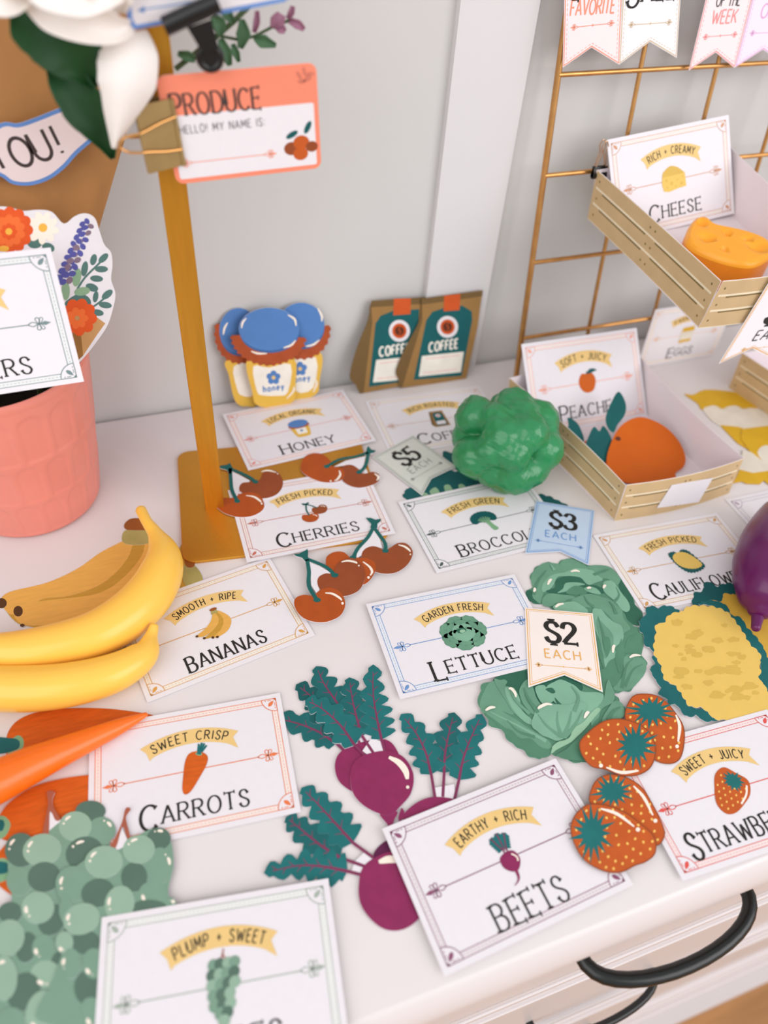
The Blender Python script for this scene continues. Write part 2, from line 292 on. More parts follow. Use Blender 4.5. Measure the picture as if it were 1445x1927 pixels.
# ------------------------------------------------------------------ solid mesh helper
class Solid:
    def __init__(s): s.V=[]; s.F=[]; s.M=[]; s.mats=[]
    def mi(s,m):
        if m not in s.mats: s.mats.append(m)
        return s.mats.index(m)
    def add(s,vs,fs,m):
        i=len(s.V); s.V+=[tuple(float(q) for q in v) for v in vs]; k=s.mi(m)
        for f in fs: s.F.append(tuple(i+j for j in f)); s.M.append(k)
        return s
    def box(s,c,size,m,ang=0.,bev=0.):
        x,y,z=[q/2 for q in size]; b=min(bev,x,y,z); co,si=math.cos(ang),math.sin(ang)
        if b>0:
            return s.rbox(c,size,m,ang,b)
        vs=[(a*x,d*y,e*z) for a in(-1,1) for d in(-1,1) for e in(-1,1)]
        vs=[(c[0]+a*co-d*si,c[1]+a*si+d*co,c[2]+e) for a,d,e in vs]
        return s.add(vs,[(0,1,3,2),(4,6,7,5),(0,4,5,1),(2,3,7,6),(0,2,6,4),(1,5,7,3)],m)
    def rbox(s,c,size,m,ang,r,corner=None,n=4):
        # rounded-corner outline in plan, bevelled top and bottom
        x,y,z=[q/2 for q in size]; cr_=corner or r; co,si=math.cos(ang),math.sin(ang); rings=[]
        for zz,ins in [(-z,r)]+[(-z+r-r*math.cos(t),r-r*math.sin(t)) for t in (.5,1.1)]+[(-z+r,0),(z-r,0)]+[(z-r+r*math.sin(t),r-r*math.cos(t)) for t in (.5,1.1)]+[(z,r)]:
            ring=[]
            for sx,sy,a0 in ((1,1,0),(-1,1,90),(-1,-1,180),(1,-1,270)):
                for k in range(n+1):
                    a=math.radians(a0+90*k/n); rr=max(cr_-ins,.001)
                    px=sx*(x-cr_)+rr*math.cos(a); py=sy*(y-cr_)+rr*math.sin(a)
                    ring.append((c[0]+px*co-py*si,c[1]+px*si+py*co,c[2]+zz))
            rings.append(ring)
        return s.loft(rings,m,True,True)
    def loft(s,rings,m,cap0=True,cap1=True,closed=True):
        n=len(rings[0]); vs=[v for r in rings for v in r]; fs=[]
        for a in range(len(rings)-1):
            for k in range(n if closed else n-1):
                j=(k+1)%n; fs.append((a*n+k,a*n+j,(a+1)*n+j,(a+1)*n+k))
        if cap0: fs.append(tuple(range(n-1,-1,-1)))
        if cap1: fs.append(tuple((len(rings)-1)*n+k for k in range(n)))
        return s.add(vs,fs,m)
    def tube(s,path,rad,m,seg=12,flatten=None,caps=True,closed=False):
        P=[V(*p) for p in path]; n=len(P); rad=rad if isinstance(rad,(list,tuple)) else [rad]*n; rings=[]; pn=None
        for k in range(n):
            if closed: t=P[(k+1)%n]-P[k-1]
            else: t=P[min(k+1,n-1)]-P[max(k-1,0)]
            t=t/(np.linalg.norm(t)+1e-12)
            if pn is None:
                a=V(0,0,1) if abs(t[2])<.9 else V(1,0,0); nn=a-t*np.dot(a,t)
            else: nn=pn-t*np.dot(pn,t)
            nn/=np.linalg.norm(nn); pn=nn; b=np.cross(t,nn)
            fl=flatten or 1.
            rings.append([tuple(P[k]+rad[k]*(math.cos(q)*fl*nn+math.sin(q)*b)) for q in [2*math.pi*j/seg for j in range(seg)]])
        if closed: rings.append(rings[0]); caps=False
        return s.loft(rings,m,caps,caps)
    def lathe(s,prof,c,m,seg=48,cap0=True,cap1=True,mod=None):
        rings=[]
        for r,z in prof:
            ring=[]
            for k in range(seg):
                a=2*math.pi*k/seg; rr=r*(mod(a,z) if mod else 1); ring.append((c[0]+rr*math.cos(a),c[1]+rr*math.sin(a),c[2]+z))
            rings.append(ring)
        return s.loft(rings,m,cap0,cap1)
    def grid(s,rows,m,thick=None):
        n=len(rows[0]); vs=[v for r in rows for v in r]; fs=[(a*n+k,a*n+k+1,(a+1)*n+k+1,(a+1)*n+k) for a in range(len(rows)-1) for k in range(n-1)]
        return s.add(vs,fs,m)
    def build(s,name,base,label=None,cat=None,group=None,parent=None,smooth=True,kind=None,mods=()):
        me=bpy.data.meshes.new(name); B=V(*base)
        me.from_pydata([((v[0]-B[0])*CM,(v[1]-B[1])*CM,(v[2]-B[2])*CM) for v in s.V],[],s.F)
        for m in s.mats: me.materials.append(MATS[m])
        me.polygons.foreach_set('material_index',s.M)
        if smooth: me.polygons.foreach_set('use_smooth',[True]*len(me.polygons))
        me.update(); me.validate()
        o=bpy.data.objects.new(name,me); COL.objects.link(o)
        Mx=Matrix.Translation(Vector([float(q)*CM for q in B]))
        if parent is not None: o.parent=parent; o.matrix_local=PM[parent.name].inverted()@Mx
        else: o.matrix_world=Mx
        PM[o.name]=Mx
        for t,kw in mods:
            md=o.modifiers.new(t.lower(),t)
            for a,b in kw.items(): setattr(md,a,b)
        if smooth and not any(t=='SUBSURF' for t,_ in mods):
            try: me.set_sharp_from_angle(angle=math.radians(40))
            except Exception: pass
        tag(o,label,cat,group,kind); return o
# ================================================================== SETTING
def struct(name,S,base=(0,0,0),smooth=False): return S.build(name,base,kind='structure',smooth=smooth)
struct('wall_back',Solid().box((25,56.8,20),(700,10,200),'wall_paint'))
struct('floor',Solid().box((25,-60,-81),(700,460,2),'floor_wood'))
struct('trim_1',Solid().box((30.95,51.5,20),(6.5,.7,200),'wall_strip'))
struct('baseboard_back',Solid().box((25,51.3,-75),(320,1,10),'dresser_white'))
# ------------------------------------------------------------------ dresser
dr=thing('dresser','white painted dresser with black bow handles, its top spread with food cards','dresser',(25,25,-80))
def prof(S,pr,x0,x1,m): # profile (y,z) swept along x
    S.loft([[(x0,y,z) for y,z in pr],[(x1,y,z) for y,z in pr]],m); return S
lip=[(51.3,-2.8),(51.3,0),(.25,0),(.1,-.06),(-.05,-.25),(-.25,-.6),(-.45,-1.05),(-.62,-1.6),(-.72,-2.2),(-.7,-2.6),(-.45,-2.8)]
prof(Solid(),lip[::-1],-48,98,'dresser_white').build('dresser_top',(25,25,-2.8),parent=dr)
Solid().box((25,26.2,-40.5),(142,49,75),'dresser_white').build('dresser_body',(25,26,-78),parent=dr,smooth=False)
Solid().box((25,24.7,-79),(144,51.4,2),'dresser_white').build('plinth',(25,25,-80),parent=dr,smooth=False)
def bow(S,x0,x1,z,yb,yo,m,r=.42):
    P=[(x0,yb+1.2,z),(x0,yb+.3,z)]
    P+=[(x0+(x1-x0)*(.5-.5*math.cos(math.pi*k/18)),yb-(yb-yo)*math.sin(math.pi*k/18)**.8,z-.25*math.sin(math.pi*k/18)) for k in range(19)]
    P+=[(x1,yb+.3,z),(x1,yb+1.2,z)]
    S.tube(P,r,m,14,flatten=1.0); return S
zt=-3.2
for i,hh in enumerate((12.6,22,22,14)):
    d=Solid()
    y0=.75
    for x0,x1 in ((-44.6,24.8+.0),):
        pass
    d.box((25,y0+.9,zt-hh/2),(139,1.8,hh-.3),'dresser_white')
    # raised frame and bead on the drawer front
    for q,(ins,th_) in enumerate(((1.6,.25),(3.2,.45)) if i else ()):
        d.box((25,y0-th_/2+.05,zt-hh+ins),(137-ins*2,th_,.8),'dresser_white',bev=.12); d.box((25,y0-th_/2+.05,zt-ins),(137-ins*2,th_,.8),'dresser_white',bev=.12)
    dd=d.build('drawer',(25,1,zt-hh/2),parent=dr,smooth=False)
    if i==0: h=bow(Solid(),19.0,31.4,-6.2,.2,-2.55,'black_metal',.46); xs=(19.0,31.4)
    else: h=bow(Solid(),21.5,33.8,zt-hh*.70,.5,-1.5,'black_metal',.34)
    h.build('handle',(25,0,zt-hh/2),parent=dd,label='black bow handle')
    g=Solid().box((25,1.6,zt-hh+.02),(139,1.4,.42),'dresser_gap'); g.build('drawer_gap',(25,1.6,zt-hh),parent=dr,smooth=False)
    zt-=hh
# ================================================================== GOLD STAND
ang=math.radians(-7)
st=thing('display_stand','gold metal display stand with flat upright pole on rounded square base','stand',(10.0,37.7,0))
Solid().rbox((9.95,37.75,.14),(16.2,13,.26),'gold_plate',ang,.05,1.0,6).build('base_plate',(9.95,37.75,0),parent=st)
Solid().box((4.55,37.6,23.2),(1.5,.55,46),'gold_pole',math.radians(-4),bev=.06).build('pole',(4.55,37.6,.27),parent=st)
# ================================================================== CARD TEMPLATE
CW,CH=12.,8.2
def card_base(s,acc_n,w=CW,h=CH):
    a,p=ACC[acc_n]; W2,H2=w/2,h/2
    s.slab([(-W2,-H2),(W2,-H2),(W2,H2),(-W2,H2)],'paper')
    def rect(i): return [(-W2+i,-H2+i),(W2-i,-H2+i),(W2-i,H2-i),(-W2+i,H2-i)]
    o,i2=.36,.70
    for A,B,C_,D in ((0,1,1,0),(1,2,2,1),(2,3,3,2),(3,0,0,3)):
        r1,r2=rect(o),rect(i2); s.poly([r1[A],r1[B],r2[B],r2[A]],p,1)
    s.line(rect(o),.042,a,2,True); s.line(rect(i2),.042,a,2,True)
    n=0
    for L,(x0,y0),(x1,y1) in (('h',(-W2+.9,H2-.53),(W2-.9,H2-.53)),('h',(-W2+.9,-H2+.53),(W2-.9,-H2+.53)),('v',(W2-.53,-H2+.9),(W2-.53,H2-.9)),('v',(-W2+.53,-H2+.9),(-W2+.53,H2-.9))):
        N=int(math.hypot(x1-x0,y1-y0)/.22)
        for k in range(N):
            t0,t1=k/N,(k+.5)/N; s.line([(x0+(x1-x0)*t0,y0+(y1-y0)*t0),(x0+(x1-x0)*t1,y0+(y1-y0)*t1)],.022,a,2)
    for sx in(-1,1):
        for sy in(-1,1):
            cx,cy=sx*(W2-o),sy*(H2-o); a0={(1,1):180,(-1,1):270,(-1,-1):0,(1,-1):90}[(sx,sy)]
            q=arc(cx,cy,.92,.92,a0,a0+90,8)
            s.poly([(cx,cy)]+q,'paper',3); s.line(q,.05,a,4); s.line([q[0],(cx,cy),q[-1]],.05,a,4)
            dx,dy=-sx*.7071,-sy*.7071
            L=[(cx+dx*t-dy*wd,cy+dy*t+dx*wd) for t,wd in ((.2,0),(.38,.1),(.55,.13),(.68,.08),(.74,0),(.68,-.08),(.55,-.13),(.38,-.1))]
            s.poly(L,a,4); s.poly([(cx,cy),(cx-sx*.2,cy),(cx,cy-sy*.2)],a,4)
            for ax,ay in ((-sx,0),(0,-sy)):
                ox,oy=(0,-sy*.1) if ax else (-sx*.1,0)
                s.line([(cx+ax*.3+ox,cy+ay*.3+oy),(cx+ax*.55+ox,cy+ay*.55+oy)],.04,a,4); s.ell(cx+ax*.68+ox,cy+ay*.68+oy,.04,.04,0,a,4,8)
def arrow(s,x0,x1,y,m,lw=.06,k=1.,lay=2,mid=None):
    L=[(x0+1.25*k,y),(x1-1.25*k,y)]
    s.line(L,lw,m,lay)
    for x,d in ((x0,1),(x1,-1)):
        T=lambda pts:[(x+d*px*k,y+py*k) for px,py in pts]
        s.line(T(cr([(1.3,0),(1.05,.13),(.8,0),(1.05,-.13)],True,4)),lw*.9,m,lay,True)
        for sg in(1,-1):
            s.line(T(cr([(.72,0),(.62,sg*.2),(.72,sg*.38),(.86,sg*.3),(.8,sg*.12)],True,4)),lw*.9,m,lay,True)
            s.line(T(cr([(.7,0),(.52,sg*.1),(.42,sg*.3),(.58,sg*.34)],True,3)),lw*.8,m,lay,True)
        s.poly(T([(.6,.02),(.35,.13),(0,0),(.35,-.13),(.6,-.02)]),m,lay)
        if mid: pass
    if mid:
        xm=(x0+x1)/2; s.poly([(xm-mid,y),(xm,y+mid),(xm+mid,y),(xm,y-mid)],m,lay+.5)
def banner(s,txt,cx=0.,cyt=2.62,w=6.25,th=.98,R=6.6,h=.6,lay=4,ink='ink'):
    """arched ribbon: the middle of its upper edge at (cx, cyt)"""
    a=w/2/R; top=[];bot=[]
    for k in range(19):
        t=-a+2*a*k/18; top.append((cx+R*math.sin(t),cyt-R+R*math.cos(t))); bot.append((cx+(R-th)*math.sin(t),cyt-R+(R-th)*math.cos(t)))
    Rm=R-th/2
    def P(t,r): return (cx+r*math.sin(t),cyt-R+r*math.cos(t))
    e=.5/R
    # as quads so the arch stays clean
    for k in range(1,17): s.poly([top[k],top[k+1],bot[k+1],bot[k]],'banner',lay)
    s.poly([top[17],top[18],P(a-e*.35,Rm)],'banner',lay); s.poly([top[17],P(a-e*.35,Rm),P(a+e*1.0,R-th*1.1),bot[17]],'banner',lay)
    s.poly([top[1],top[0],P(-a+e*.35,Rm)],'banner',lay); s.poly([top[1],P(-a+e*.35,Rm),P(-a-e*1.0+e*1.2,R-th*1.1),bot[1]],'banner',lay)
    s.text(txt,cx,cyt-th/2,h,ink,lay+1,'sans',.34,radius=R-th/2,width=w*.76,xs=.78)
def title(s,t,cx=0.,y=-2.55,h=1.05,w=6.1,ini=1.42,drop=.22,m='ink'):
    s.text(t,cx,y,h,m,3,'serifthin' if h>1.3 else 'serif',.27,initial=ini,drop=drop,width=w,xs=.85)
# ------------------------------------------------------------------ small printed pictures (card coordinates, centre 0,-.1)
def ic_cherry(s,x,y,k=1.):
    T=lambda p:[(x+a*k,y+b*k) for a,b in p]
    s.poly(T(cr([(.05,.1),(.2,.42),(.6,.4),(.85,.6),(1.25,.5),(1.35,.1),(1.1,-.3),(.6,-.4),(.2,-.25)])),'cherry_brown',5)
    s.poly(T(cr([(-.95,-.55),(-.8,-.2),(-.35,-.25),(.05,-.2),(.4,-.35),(.4,-.75),(.05,-1.1),(-.5,-1.1),(-.85,-.85)])),'cherry_red',6)
    s.line(T([(-.3,-.35),(-.38,.3),(-.25,.95)]),.13*k,'stem_teal',7); s.line(T([(.55,.3),(.2,.65),(-.25,.95)]),.11*k,'stem_teal',7)
    s.poly(T([(-.6,1.15),(-.5,.9),(-.2,.85),(.05,1.0),(0,1.15),(-.25,1.05)]),'stem_teal',7)
    s.line(T([(.0,-.35),(.22,-.45),(.3,-.65)]),.07*k,'cream',7); s.line(T([(.85,.45),(1.05,.42),(1.2,.28)]),.06*k,'cream',7)
def ic_banana(s,x,y,k=1.):
    T=lambda p:[(x+a*k,y+b*k) for a,b in p]
    s.poly(T(cr([(.35,.95),(.85,.4),(.95,-.2),(.5,-.8),(-.2,-1.0),(-.55,-.85),(.0,-.6),(.3,0)])),'banana_paper',5)
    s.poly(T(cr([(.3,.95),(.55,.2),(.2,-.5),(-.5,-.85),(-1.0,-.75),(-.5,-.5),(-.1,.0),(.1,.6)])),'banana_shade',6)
    s.poly(T(cr([(.22,.95),(.3,.2),(-.2,-.35),(-.9,-.6),(-1.35,-.4),(-.7,-.1),(-.2,.3),(.05,.7)])),'banana_paper',7)
    s.poly(T([(.0,.75),(.45,.75),(.42,1.05),(.08,1.05)]),'banana_neck',8); s.ell(x+.25*k,y+1.1*k,.24*k,.12*k,0,'banana_crown',9,12)
    for a,b in ((-1.33,-.42),(-.98,-.74),(-.5,-.92),(-.25,-1.0)): s.ell(x+a*k,y+b*k,.09*k,.09*k,0,'banana_end',9,10)
def ic_carrot(s,x,y,k=1.,rot=-22):
    c,q=math.cos(math.radians(rot)),math.sin(math.radians(rot))
    T=lambda p:[(x+(a*c-b*q)*k,y+(a*q+b*c)*k) for a,b in p]
    for d in (-.22,-.07,.08,.24): s.poly(T([(d*.3-.06,.95),(d*.3+.06,.95),(d+.09,1.65-abs(d)*.6),(d-.03,1.68-abs(d)*.6)]),'teal',5)
    s.poly(T(cr([(-.5,.9),(0,1.08),(.5,.9),(.62,.4),(.45,-.5),(.25,-1.25),(0,-1.5),(-.25,-1.25),(-.45,-.5),(-.62,.4)])),'carrot_paper',6)
    s.poly(T(cr([(-.2,.92),(0,1.08),(.2,.92),(0,.82)])),'carrot_core',7); s.poly(T([(-.12,.9),(.12,.9),(.1,1.2),(-.1,1.2)]),'teal',8)
def rosette(s,x,y,r,lay=5,seed=1,sq=.8):
    rn=random.Random(seed)
    def wav(cx,cy,rx,ry,rot,n=9,am=.1):
        ph=rn.random()*6; pts=[]
        for k in range(36):
            a=2*math.pi*k/36; f=1+am*abs(math.sin(n*a/2+ph)); pts.append((rx*f*math.cos(a),ry*f*math.sin(a)))
        c,q=math.cos(rot),math.sin(rot); return [(cx+a*c-b*q,cy+a*q+b*c) for a,b in pts]
    for ring,(rr,ml,m2,num,sz) in enumerate(((.62,'lettuce_low','lettuce_mid',7,.42),(.40,'lettuce_low','lettuce_mid',6,.36),(.22,'lettuce_mid','lettuce_light',5,.30))):
        for k in range(num):
            a=2*math.pi*(k+.37*ring)/num; cx,cy=x+r*rr*math.cos(a),y+r*rr*sq*math.sin(a)
            s.poly(wav(cx,cy,r*sz*.9,r*sz,a),ml,lay+ring*1.2); s.poly(wav(cx+r*.05*math.cos(a),cy+r*.05*math.sin(a),r*sz*.75,r*sz*.86,a),m2,lay+ring*1.2+.4)
            s.line([(cx-r*sz*.5*math.cos(a),cy-r*sz*.5*math.sin(a)),(cx+r*sz*.5*math.cos(a),cy+r*sz*.5*math.sin(a))],r*.03,'lettuce_vein',lay+ring*1.2+.6)
    s.poly(wav(x,y-.12*r,r*.36,r*.3,0),'lettuce_light',lay+4.4); s.poly(wav(x-.05*r,y+.1*r,r*.2,r*.13,0),'lettuce_dark',lay+4.8); s.poly(wav(x-.02*r,y+.06*r,r*.12,r*.08,0),'lettuce_pale',lay+5.2)
def ic_lettuce(s,x,y,k=1.): rosette(s,x,y,1.65*k,5,3,.78)
def ic_broccoli(s,x,y,k=1.):
    rn=random.Random(4)
    s.poly([(x+a*k,y+b*k) for a,b in cr([(-.1,.1),(.3,.1),(.55,-.6),(.75,-1.1),(.3,-1.2),(.1,-.5)])],'carrot_core',5)
    for a in range(12):
        t=math.radians(-15+210*a/11); s.ell(x+.85*math.cos(t)*k,y+(.25+.55*math.sin(t))*k,.34*k,.3*k,0,'teal_deep',6+.05*a,12)
    s.ell(x,y+.35*k,.95*k,.5*k,0,'teal_deep',7)
    for a in range(7):
        t=math.radians(25+130*a/6); s.line([(x+.2*math.cos(t)*k+.1*k,y-.2*k),(x+.6*math.cos(t)*k,y+.45*math.sin(t)*k)],.09*k,'carrot_core',8)
def scallop(pts,am=.07,per=3):
    P=cr(pts,True,per*4); c=(sum(p[0] for p in P)/len(P),sum(p[1] for p in P)/len(P)); o=[]
    for k,(a,b) in enumerate(P):
        f=1+am*abs(math.sin(math.pi*k/(per*1.33))); o.append((c[0]+(a-c[0])*f,c[1]+(b-c[1])*f))
    return o
def ic_cauli(s,x,y,k=1.):
    T=lambda p:[(x+a*k,y+b*k) for a,b in p]
    s.poly(T(scallop([(-.95,.2),(-.9,.85),(-.3,.95),(-.2,.6),(.3,1.0),(.8,.8),(1.15,-.2),(1.25,-.9),(.5,-1.25),(-.3,-1.2),(-.75,-.6)],.1)),'teal_deep',5)
    s.poly(T(scallop([(-.8,.4),(-.3,.8),(.4,.75),(.9,.2),(1.15,-.7),(.5,-1.0),(-.3,-.8),(-.75,-.3)],.06)),'cauli',6)
def ic_beet(s,x,y,k=1.):
    T=lambda p:[(x+a*k,y+b*k) for a,b in p]
    for a,L in ((-.38,1.25),(0,1.3),(.36,1.25)):
        ax,ay=math.sin(a),math.cos(a); mid=[(ax*t,.15+ay*t) for t in (.25,L)]
        pts=[];W_=.3
        for sg in(1,-1):
            row=[]
            for j in range(13):
                t=.35+(L-.35)*j/12; w=W_*(.75+.35*abs(math.sin(j*1.6)))*(1 if j<11 else .5); row.append((ax*t+sg*w*ay,.15+ay*t-sg*w*ax))
            pts+=row if sg>0 else row[::-1]
        s.poly(T(pts),'teal',5+.1*a); s.line(T(mid),.07*k,'vein',6.5)
    s.line(T([(-.12,.6),(-.06,.1)]),.08*k,'vein',6); s.line(T([(.15,.6),(.1,.1)]),.08*k,'vein',6)
    s.poly(T(cr([(0,.3),(.45,.2),(.6,-.25),(.4,-.65),(.1,-.85),(-.25,-.75),(-.55,-.4),(-.5,.1)])),'beet',7)
    s.line(T(cr([(.05,-.75),(0,-1.15),(-.15,-1.35),(-.45,-1.5)],False)),0,'beet',7.2,wf=lambda t,q:(.2-.17*q)*k)
    s.line(T(cr([(.25,.1),(.45,-.15),(.42,-.4)],False)),.09*k,'cream',8)
def ic_straw(s,x,y,k=1.,rot=-50):
    c,q=math.cos(math.radians(rot)),math.sin(math.radians(rot)); T=lambda p:[(x+(a*c-b*q)*k,y+(a*q+b*c)*k) for a,b in p]
    s.poly(T(cr([(0,.95),(.6,.9),(.85,.3),(.75,-.4),(.5,-1.1),(.1,-1.4),(-.4,-1.15),(-.7,-.4),(-.85,.3),(-.6,.9)])),'straw',5)
    rn=random.Random(5)
    for a,b in [(i*.3-.75+(j%2)*.15,j*.3-1.1) for i in range(6) for j in range(7)]:
        if (a/.78)**2+((b+.15)/1.15)**2<.9 and b<.65: s.poly(T(s.epts(a,b,.045,.065,0,8)),'seed',6)
    s.poly(T(star(0,.45,.55,.22,13,1)),'straw_leaf',7); s.line(T(cr([(.6,.6),(.7,.1),(.62,-.5)],False)),.09*k,'cream',7)
def star(cx,cy,R,r,n,seed,sx=1.,sy=1.):
    rn=random.Random(seed); o=[]
    for k in range(n):
        a=2*math.pi*k/n; o.append((cx+sx*R*(.8+.35*rn.random())*math.cos(a),cy+sy*R*(.8+.35*rn.random())*math.sin(a)))
        b=a+math.pi/n; o.append((cx+sx*r*math.cos(b)*1.5,cy+sy*r*math.sin(b)*1.5))
    return o
def ic_grape(s,x,y,k=1.):
    rn=random.Random(2); s.line([(x-.15*k,y+1.3*k),(x+.05*k,y+1.7*k),(x+.1*k,y+2.0*k)],.09*k,'grape_stem',5); s.line([(x+.25*k,y+1.3*k),(x+.05*k,y+1.7*k)],.08*k,'grape_stem',5)
    rows=[(1.15,(-.55,-.15,.35,.75)),(.6,(-.65,-.2,.25,.7)),(.05,(-.65,-.15,.3,.72)),(-.5,(-.6,-.1,.4)),(-1.05,(-.55,-.05,.4)),(-1.5,(-.2,.2)),(-1.9,(0.0,))]
    n=0
    for yy,xs in rows:
        for xx in xs:
            s.ell(x+xx*k,y+yy*k,.36*k,.34*k,rn.random()*90,('grape_mid','grape_dark','grape_light')[n%3],6+.1*n,14); n+=1
def ic_honey(s,x,y,k=1.):
    T=lambda p:[(x+a*k,y+b*k) for a,b in p]
    s.poly(T(cr([(-.75,.2),(.75,.2),(.65,-1.1),(.3,-1.3),(-.3,-1.3),(-.65,-1.1)])),'honey_yellow',5); s.poly(T([(-.5,.0),(.5,.0),(.45,-.9),(-.45,-.9)]),'honey_label',6)
    s.ell(x,y-.45*k,.16*k,.16*k,0,'honey_blue',7,6); s.ell(x,y+.3*k,1.0*k,.4*k,0,'honey_frill',7.2); s.ell(x,y+.6*k,.95*k,.55*k,0,'honey_blue',8)
def ic_coffee(s,x,y,k=1.):
    T=lambda p:[(x+a*k,y+b*k) for a,b in p]
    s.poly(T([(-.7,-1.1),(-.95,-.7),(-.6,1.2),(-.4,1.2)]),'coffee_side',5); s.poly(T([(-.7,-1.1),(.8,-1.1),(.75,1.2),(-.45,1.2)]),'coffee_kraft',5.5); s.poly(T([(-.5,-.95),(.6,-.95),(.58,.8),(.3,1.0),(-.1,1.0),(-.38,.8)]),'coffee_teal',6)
    s.ell(x+.1*k,y+.5*k,.25*k,.25*k,0,'paper',7,12); s.ell(x+.1*k,y+.5*k,.13*k,.13*k,0,'coffee_orange',8,10); s.poly(T([(-.4,-.8),(.5,-.8),(.5,-.3),(-.38,-.3)]),'paper',7)
def ic_cheese(s,x,y,k=1.):
    T=lambda p:[(x+a*k,y+b*k) for a,b in p]
    s.poly(T(cr([(-1.2,.3),(-1.05,.7),(-.5,1.05),(-.1,1.1),(.5,.85),(1.1,.35)],False)+[(1.1,.35)]),'cauli_shade',5)
    s.poly(T([(-1.2,.3),(1.1,.35),(1.15,-.75),(.4,-.8),(-.6,-.95),(-1.1,-.85),(-1.25,-.3)]),'cauli',6)
    for a,b,r in ((-.8,.0,.12),(-.3,-.3,.15),(.3,-.1,.1),(.7,-.45,.14),(.1,-.6,.09),(-.75,-.55,.1),(.85,.1,.08)): s.ell(x+a*k,y+b*k,r*k,r*k,0,'cauli_shade',7,12)
def ic_peach(s,x,y,k=1.):
    T=lambda p:[(x+a*k,y+b*k) for a,b in p]
    s.poly(T(cr([(0,.75),(.5,.8),(.85,.3),(.8,-.3),(.5,-.8),(0,-.95),(-.5,-.8),(-.85,-.3),(-.85,.3),(-.5,.8)])),'peach',5)
    s.poly(T(cr([(.05,.75),(.3,1.1),(.75,1.15),(1.1,.95),(.75,.85),(.4,.75)])),'teal_deep',6); s.line(T([(0,.7),(.05,.95)]),.1*k,'coffee_brown',6)
def ic_egg(s,x,y,k=1.):
    T=lambda p:[(x+a*k,y+b*k) for a,b in p]
    s.poly(T([(-.95,.3),(-.75,1.0),(.9,1.1),(1.0,.4)]),'egg_yellow',5)
    for a in(-.6,0,.6): s.ell(x+a*k,y+.05*k,.36*k,.45*k,0,'egg_white',6,14)
    s.poly(T([(-.95,-.2),(1.0,-.1),(.85,-.9),(-.8,-1.0)]),'egg_white',6.5); s.poly(T([(-.9,-.75),(.95,-.65),(.85,-1.05),(-.8,-1.15)]),'egg_yellow',7)
def ic_none(s,x,y,k=1.): pass
def food_card(label,pose,acc_n,ban,ttl,icon,tw=6.1,th=1.05,ini=1.42,drop=.22,k=1.,bw=6.25,ty=-2.55,group='printed food cards'):
    if len(pose)==4: s=flat('food_card',pose[0],pose[1],pose[2],pose[3])
    else: s=Sheet('food_card',*pose)
    card_base(s,acc_n); arrow(s,-5.25,5.3,-.15,ACC[acc_n][0]); banner(s,ban,0,2.62,bw); icon(s,.1,-.1,k)
    title(s,ttl,0,ty,th,tw,ini,drop)
    return s.done(label,'card',group)
food_card('white card reading CHERRIES, lying half on the gold stand base',(11.84,34.92,.31,-.025),'cherry','FRESH PICKED','CHERRIES',ic_cherry,6.6)
food_card('white card reading BANANAS, right of the plastic bananas',(2.29,26.2,.07,.165),'banana','SMOOTH + RIPE','BANANAS',ic_banana,5.6,1.12,1.15,0.1,1.15)
food_card('white card reading CARROTS with orange print under the carrot tip',(-.99,15.8,.12,-.095),'carrot','SWEET CRISP','CARROTS',ic_carrot,6.2,k=1.08)
food_card('white card reading LETTUCE with blue border beside the price tag for two dollars',(18.99,20.25,.22,-.045),'lettuce','GARDEN FRESH','LETTUCE',ic_lettuce,6.3,1.05,1.5,.35,k=1.05)
food_card('white card reading BROCCOLI, in front of the green broccoli toy',(25.35,30.2,.1,.02),'broccoli','FRESH GREEN','BROCCOLI',ic_broccoli,6.8,1.05,1.2,.12)
food_card('white card reading CAULIFLOWER, tucked behind the yellow cauliflower cutouts',(39.26,21.67,.05,-.06),'cauli','FRESH PICKED','CAULIFLOWER',ic_cauli,8.6,1.05,1.5,.2)
food_card('white card reading BEETS with plum border at the dresser front edge',(15.03,4.95,.3,.065),'beet','EARTHY + RICH','BEETS',ic_beet,4.5,1.38,1.0,0,k=1.0,ty=-2.7)
food_card('white card reading STRAWBERRIES with red border at the dresser front edge',(30.35,4.35,.22,-.045),'straw','SWEET + JUICY','STRAWBERRIES',ic_straw,9.2,1.15,1.35,.2,k=1.3)
food_card('white card reading GRAPES with grey green border, nearest the camera',(-1.55,3.85,.36,-.155),'grape','PLUMP + SWEET','GRAPES',ic_grape,5.6,k=.82)
food_card('white card reading HONEY, lying in front of the paper honey jars',(13.77,45.68,.31,.075),'honey','LOCAL ORGANIC','HONEY',ic_honey,5.0,1.05,1.25,.1)
food_card('white card reading COFFEE, lying in front of the paper coffee bags',(26.9,43.9,.03,-.04),'coffee','RICH ROASTED','COFFEE',ic_coffee,5.6)
# blank-topped card behind the eggplant
_q=at(1364,941,.03); s=flat('food_card',_q[0]+5.95,_q[1]-4.2,.03,-.02); card_base(s,'purple'); arrow(s,-5.25,5.3,-.15,ACC['purple'][0]); banner(s,'',0,2.62); s.done('white card with pale purple border, half hidden behind the eggplant','card','printed food cards')
